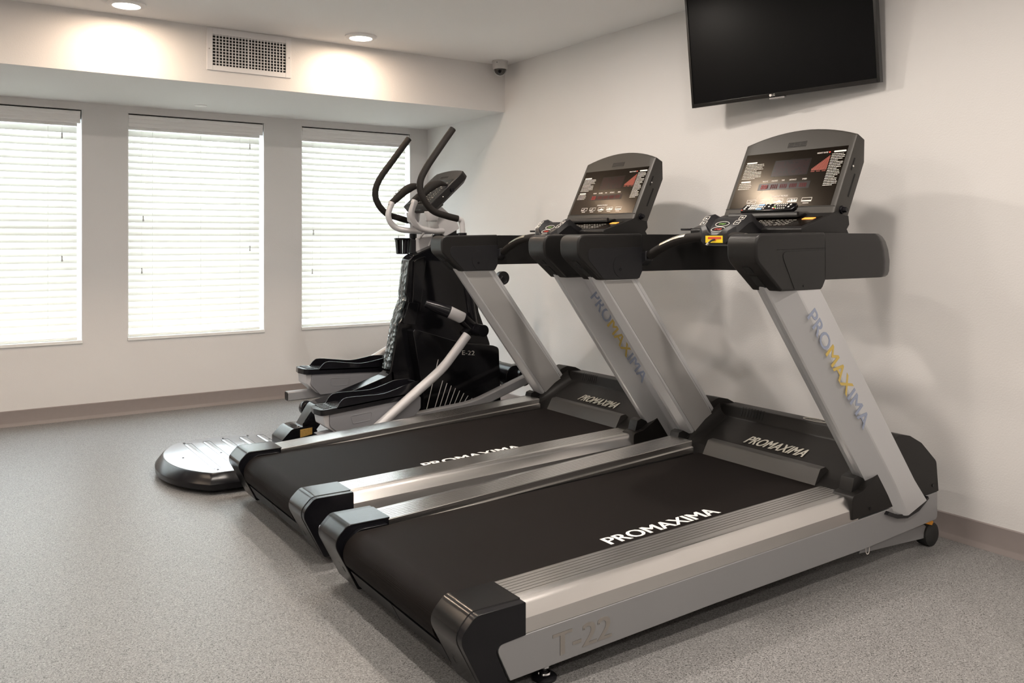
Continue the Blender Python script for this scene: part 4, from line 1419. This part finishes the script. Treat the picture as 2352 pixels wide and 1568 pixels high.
def crank(s, hub, jt):
    """front crank and bearing at the wall end of a pedal tube"""
    m = MB().cyl((hub[0], s * 0.165, hub[1]), (hub[0], s * 0.24, hub[1]), 0.05).cyl((jt[0], s * 0.20, jt[1]), (jt[0], s * 0.325, jt[1]), 0.046)
    m.tube([(hub[0], s * 0.215, hub[1]), (jt[0], s * 0.215, jt[1])], 0.028, 12)
    return make('crank_arm', m, 'gloss_black', t, bevel=0.004)


crank(-1, (-0.43, 0.36), (-0.33, 0.405))
crank(1, (-0.36, 0.36), (-0.245, 0.325))
m = MB().cyl((-0.60, 0, 0.36), (-0.24, 0, 0.36), 0.05).tube([(-0.45, -0.17, 0.36), (-0.45, 0.17, 0.36)], 0.07, 20)
make('crank_hub', m, 'gloss_black', t, bevel=0.004)
make('power_cord', MB().tube(spline([(-0.55, 0.08, 0.30), (-0.45, 0.10, 0.31), (-0.40, 0.12, 0.28), (-0.40, 0.12, 0.15), (-0.42, 0.15, 0.02)], 6), 0.006, 8), 'rubber', t)


def swing(s, top, low, rod, far_side=False):
    """moving handle, its pivot arm and the rod down to the pedal tube"""
    y = s * 0.285
    hp_ = spline([(a, y, b) for a, b in top], 7)
    h = make('moving_handle', MB().tube(hp_, 0.019, 16), 'foam', t)
    e = top[-1]
    st = seg_path([(e[0] - 0.01, y, e[1] + 0.001), (e[0] + 0.028, y, e[1] - 0.006), (e[0] + 0.034, y, e[1] - 0.085)], 0.02)
    make('handle_stub', MB().tube(st, 0.0165, 14), 'greytube', h)
    arm = [(e[0] + 0.034, y, e[1] - 0.080), (e[0] + 0.034, y, e[1] - 0.20), (low[0], y, low[1])]
    make('swing_arm', MB().tube(seg_path(arm, 0.05), 0.024, 14), 'gloss_black', h)
    make('swing_joint', MB().cyl((low[0], y - s * 0.05, low[1]), (low[0], y + s * 0.045, low[1]), 0.036).tube([(low[0] - 0.015, y, low[1] + 0.01), (low[0] - 0.075, y, low[1] - 0.03)], 0.028, 14), 'gloss_black', t, bevel=0.004)
    yr = s * 0.402
    r_ = make('connecting_rod', MB().tube(spline([(a, yr, b) for a, b in rod], 6), 0.0255, 16), 'greytube', t)
    make('rod_pin', MB().cyl((rod[-1][0] + 0.01, yr + s * 0.02, rod[-1][1]), (rod[-1][0] + 0.01, s * 0.27, rod[-1][1]), 0.020).cyl((low[0], s * 0.28, low[1]), (low[0], s * 0.39, low[1]), 0.034), 'gloss_black', r_)
    return h


swing(-1, [(-0.955, 1.822), (-1.04, 1.71), (-1.125, 1.592), (-1.163, 1.510), (-1.148, 1.430), (-1.085, 1.358), (-1.00, 1.330), (-0.925, 1.314)], (-0.815, 0.680),
      [(-0.930, 0.665), (-1.01, 0.575), (-1.100, 0.484), (-1.262, 0.369), (-1.46, 0.228), (-1.50, 0.200)])
swing(1, [(-0.945, 1.822), (-1.04, 1.70), (-1.145, 1.560), (-1.172, 1.470), (-1.145, 1.400), (-1.090, 1.350), (-1.02, 1.330), (-0.950, 1.312)], (-0.815, 0.700),
      [(-0.80, 0.66), (-0.93, 0.552), (-1.05, 0.495), (-1.169, 0.438), (-1.42, 0.33)])
# pivot axle through the tower with grey caps, and the drive link with its light sleeve
make('pivot_axle', MB().cyl((-0.86, -0.31, 1.09), (-0.86, 0.31, 1.09), 0.026, n=20), 'gloss_black', t, bevel=0.004)
lk = make('drive_link', MB().tube([(-1.085, -0.20, 0.835), (-1.02, -0.235, 0.808), (-0.965, -0.265, 0.785)], [0.022, 0.034, 0.036], 18), 'gloss_black', t, bevel=0.003)
make('link_sleeve', MB().tube([(-0.967, -0.262, 0.786), (-0.885, -0.285, 0.745)], [0.0345, 0.033], 18), 'greytube', lk, bevel=0.004)
make('link_joint', MB().tube([(-0.890, -0.285, 0.748), (-0.815, -0.285, 0.680)], 0.036, 16), 'gloss_black', lk)
make('rear_knob', MB().tube([(-0.42, 0.27, 0.82), (-0.30, 0.27, 0.90), (-0.262, 0.27, 0.94)], [0.02, 0.026, 0.040], 18).cyl((-0.262, 0.25, 0.94), (-0.262, 0.29, 0.94), 0.045), 'gloss_black', t, bevel=0.004)
make('rear_knob_arm', MB().tube([(-0.70, 0.13, 0.70), (-0.42, 0.27, 0.82)], 0.024, 14), 'gloss_black', t)

# mast, fixed handles, console --------------------------------------------
ms = fillet([(-0.955, 1.372), (-0.900, 1.392), (-0.800, 1.315), (-0.775, 1.262), (-0.875, 1.212), (-0.905, 1.235)], [0.01, 0.02, 0.03, 0.01, 0.01, 0.03], 4)
mast = make('mast_cover', MB().prism('y', ms, -0.052, 0.052), 'greytube', t, bevel=0.014, seg=4)
make('mast_post', MB().prism('y', [(-0.90, 1.19), (-0.79, 1.20), (-0.79, 1.28), (-0.90, 1.24)], -0.045, 0.045), 'black', t, bevel=0.006)
make('mast_clip', MB().box(-0.945, -0.925, -0.056, -0.050, 1.315, 1.335), 'black', mast)
for s in (-1, 1):
    P = [(-0.890, s * 0.045, 1.246), (-0.975, s * 0.10, 1.244), (-1.105, s * 0.150, 1.258), (-1.158, s * 0.150, 1.330), (-1.128, s * 0.150, 1.410)]
    fh = make('fixed_handle', MB().tube(seg_path(P, 0.06, 7), 0.0175, 16), 'greytube', t)
    make('grip_collar', MB().tube([(-1.133, s * 0.150, 1.400), (-1.125, s * 0.150, 1.418)], 0.0195, 16), 'greytube', fh)
    g = [(-1.126, s * 0.150, 1.415), (-1.090, s * 0.150, 1.445), (-1.045, s * 0.150, 1.484), (-1.005, s * 0.150, 1.508), (-0.960, s * 0.150, 1.520), (-0.915, s * 0.150, 1.512)]
    make('shaped_grip', MB().tube(spline(g, 5), [0.0185 + 0.0075 * min(1, k / 12) if k < 14 else 0.026 - 0.020 * ((k - 14) / 11) ** 1.3 for k in range(26)], 16), 'foam', fh)
    pl = MB()
    rr_ = []
    for k in range(14):
        a = 2 * pi * k / 14
        uu, ww = 0.030 * cos(a), 0.010 * sin(a)
        rr_.append((-1.072 + uu * 0.74 - 0.0165, s * 0.150 + ww, 1.462 + uu * 0.67 + 0.0175))
    make('pulse_sensor', pl.tube(rr_, 0.0022, 6, closed=True), 'chrome', fh)
    # cup rings under the console
    make('cup_ring', MB().lathe((-1.000, s * 0.115, 1.300), [(0.030, 0.0), (0.036, 0.006), (0.043, 0.055), (0.040, 0.058), (0.033, 0.008), (0.001, 0.006)], 28), 'greytube', t, angle=50)
A2, B2 = Vector((-1.045, 1.392)), Vector((-0.815, 1.600))
s2 = (B2 - A2).normalized()
n2 = Vector((-s2.y, s2.x))
L2 = (B2 - A2).length


def ep(u, v, d):
    q_ = A2 + s2 * v + n2 * d
    return (q_.x, u, q_.y)


hwc = 0.170
out2 = [(-hwc * 0.94, 0.0), (hwc * 0.94, 0.0), (hwc, 0.02), (hwc, L2 - 0.02), (hwc * 0.93, L2)] + [(hwc * 0.93 * (1 - 2 * k / 8), L2 + 0.018 * (1 - (2 * k / 8 - 1) ** 2)) for k in range(1, 8)] + [(-hwc * 0.93, L2), (-hwc, L2 - 0.02), (-hwc, 0.02)]
con = make('console', MB().loft([[ep(u, v, d) for u, v in out2] for d in (0.0, -0.042)] + [[ep(u * 0.9, 0.03 + (v - 0.03) * 0.9, -0.060) for u, v in out2]]), 'armgrey', t, bevel=0.005, seg=3)
make('console_face', MB().loft([[ep(u, v, d) for u, v in ((0.15, 0.02), (-0.15, 0.02), (-0.15, 0.235), (0.15, 0.235))] for d in (-0.0005, 0.0012)]), 'gloss_black', con, smooth=False)
m = MB()
rnd = random.Random(9)
for r_ in range(11):
    for c_ in range(9):
        if rnd.random() < 0.62:
            u, v = 0.125 - c_ * 0.030, 0.035 + r_ * 0.0165
            w_, h_ = rnd.uniform(0.004, 0.011), rnd.uniform(0.001, 0.004)
            m.loft([[ep(u - w_, v - h_, d), ep(u + w_, v - h_, d), ep(u + w_, v + h_, d), ep(u - w_, v + h_, d)] for d in (0.0012, 0.0018)])
make('face_print', m, 'printdim', con, smooth=False)
m = MB()
for v in (0.255, 0.263):
    m.loft([[ep(-0.045, v, d), ep(0.045, v, d), ep(0.045, v + 0.005, d), ep(-0.045, v + 0.005, d)] for d in (-0.0005, 0.0010)])
make('speaker_slots', m, 'duct', con, smooth=False)
make('jack_light', MB().cyl(ep(-hwc - 0.001, 0.10, -0.022), ep(-hwc - 0.004, 0.10, -0.022), 0.003, n=10), 'print', con)
make('tilt_knob', MB().cyl(ep(-hwc, 0.17, -0.030), ep(-hwc - 0.014, 0.17, -0.030), 0.012, n=10), 'gloss_black', con)
make('console_neck', MB().prism('y', [(-1.03, 1.368), (-0.925, 1.462), (-0.885, 1.400), (-0.955, 1.352)], -0.06, 0.06), 'gloss_black', t, bevel=0.008)

# slotted bottle holder on its plate
bx, by, bz = -1.105, 0.050, 1.110
m = MB()
for k in range(8):
    a0 = 2 * pi * k / 8 + 0.1
    R = []
    for z, r_ in ((0.0, 0.036), (0.085, 0.044)):
        R.append([(bx + (r_ + dr) * cos(a0 + da), by + (r_ + dr) * sin(a0 + da), bz + z) for dr, da in ((0, -0.2), (0, 0.0), (0, 0.2), (-0.003, 0.2), (-0.003, 0.0), (-0.003, -0.2))])
    m.loft(R)
m.lathe((bx, by, bz), [(0.037, 0.0), (0.037, 0.004), (0.001, 0.004), (0.001, 0.0)], 24)
m.lathe((bx, by, bz + 0.083), [(0.044, 0.0), (0.049, 0.004), (0.050, 0.010), (0.046, 0.012), (0.042, 0.006)], 28)
bh = make('bottle_holder', m, 'gloss_black', t, angle=50)
make('holder_back', MB().box(bx + 0.040, bx + 0.072, by - 0.035, by + 0.030, bz + 0.005, bz + 0.085), 'black', bh, bevel=0.003)
hp2 = MB()
ox = bx + 0.072
outr = [(ox, 1.105), (ox, 1.205), (ox + 0.105, 1.215), (ox + 0.125, 1.165), (ox + 0.075, 1.115)]
hp2.loft([[(x, by - 0.03, z) for x, z in fillet(outr[:], 0.008, 3)], [(x, by - 0.026, z) for x, z in fillet(outr[:], 0.008, 3)]])
hpo = make('holder_plate', hp2, 'greytube', bh, bevel=0.001)
make('holder_strut', MB().tube([(ox + 0.02, by - 0.028, 1.20), (-0.965, by - 0.03, 1.246), (-0.905, 0.02, 1.246)], 0.007, 8).tube([(ox + 0.085, by - 0.028, 1.15), (-0.915, by - 0.02, 1.235)], 0.007, 8), 'greytube', bh)
OFF = Vector((0, 0, 0))
bpy.context.view_layer.update()
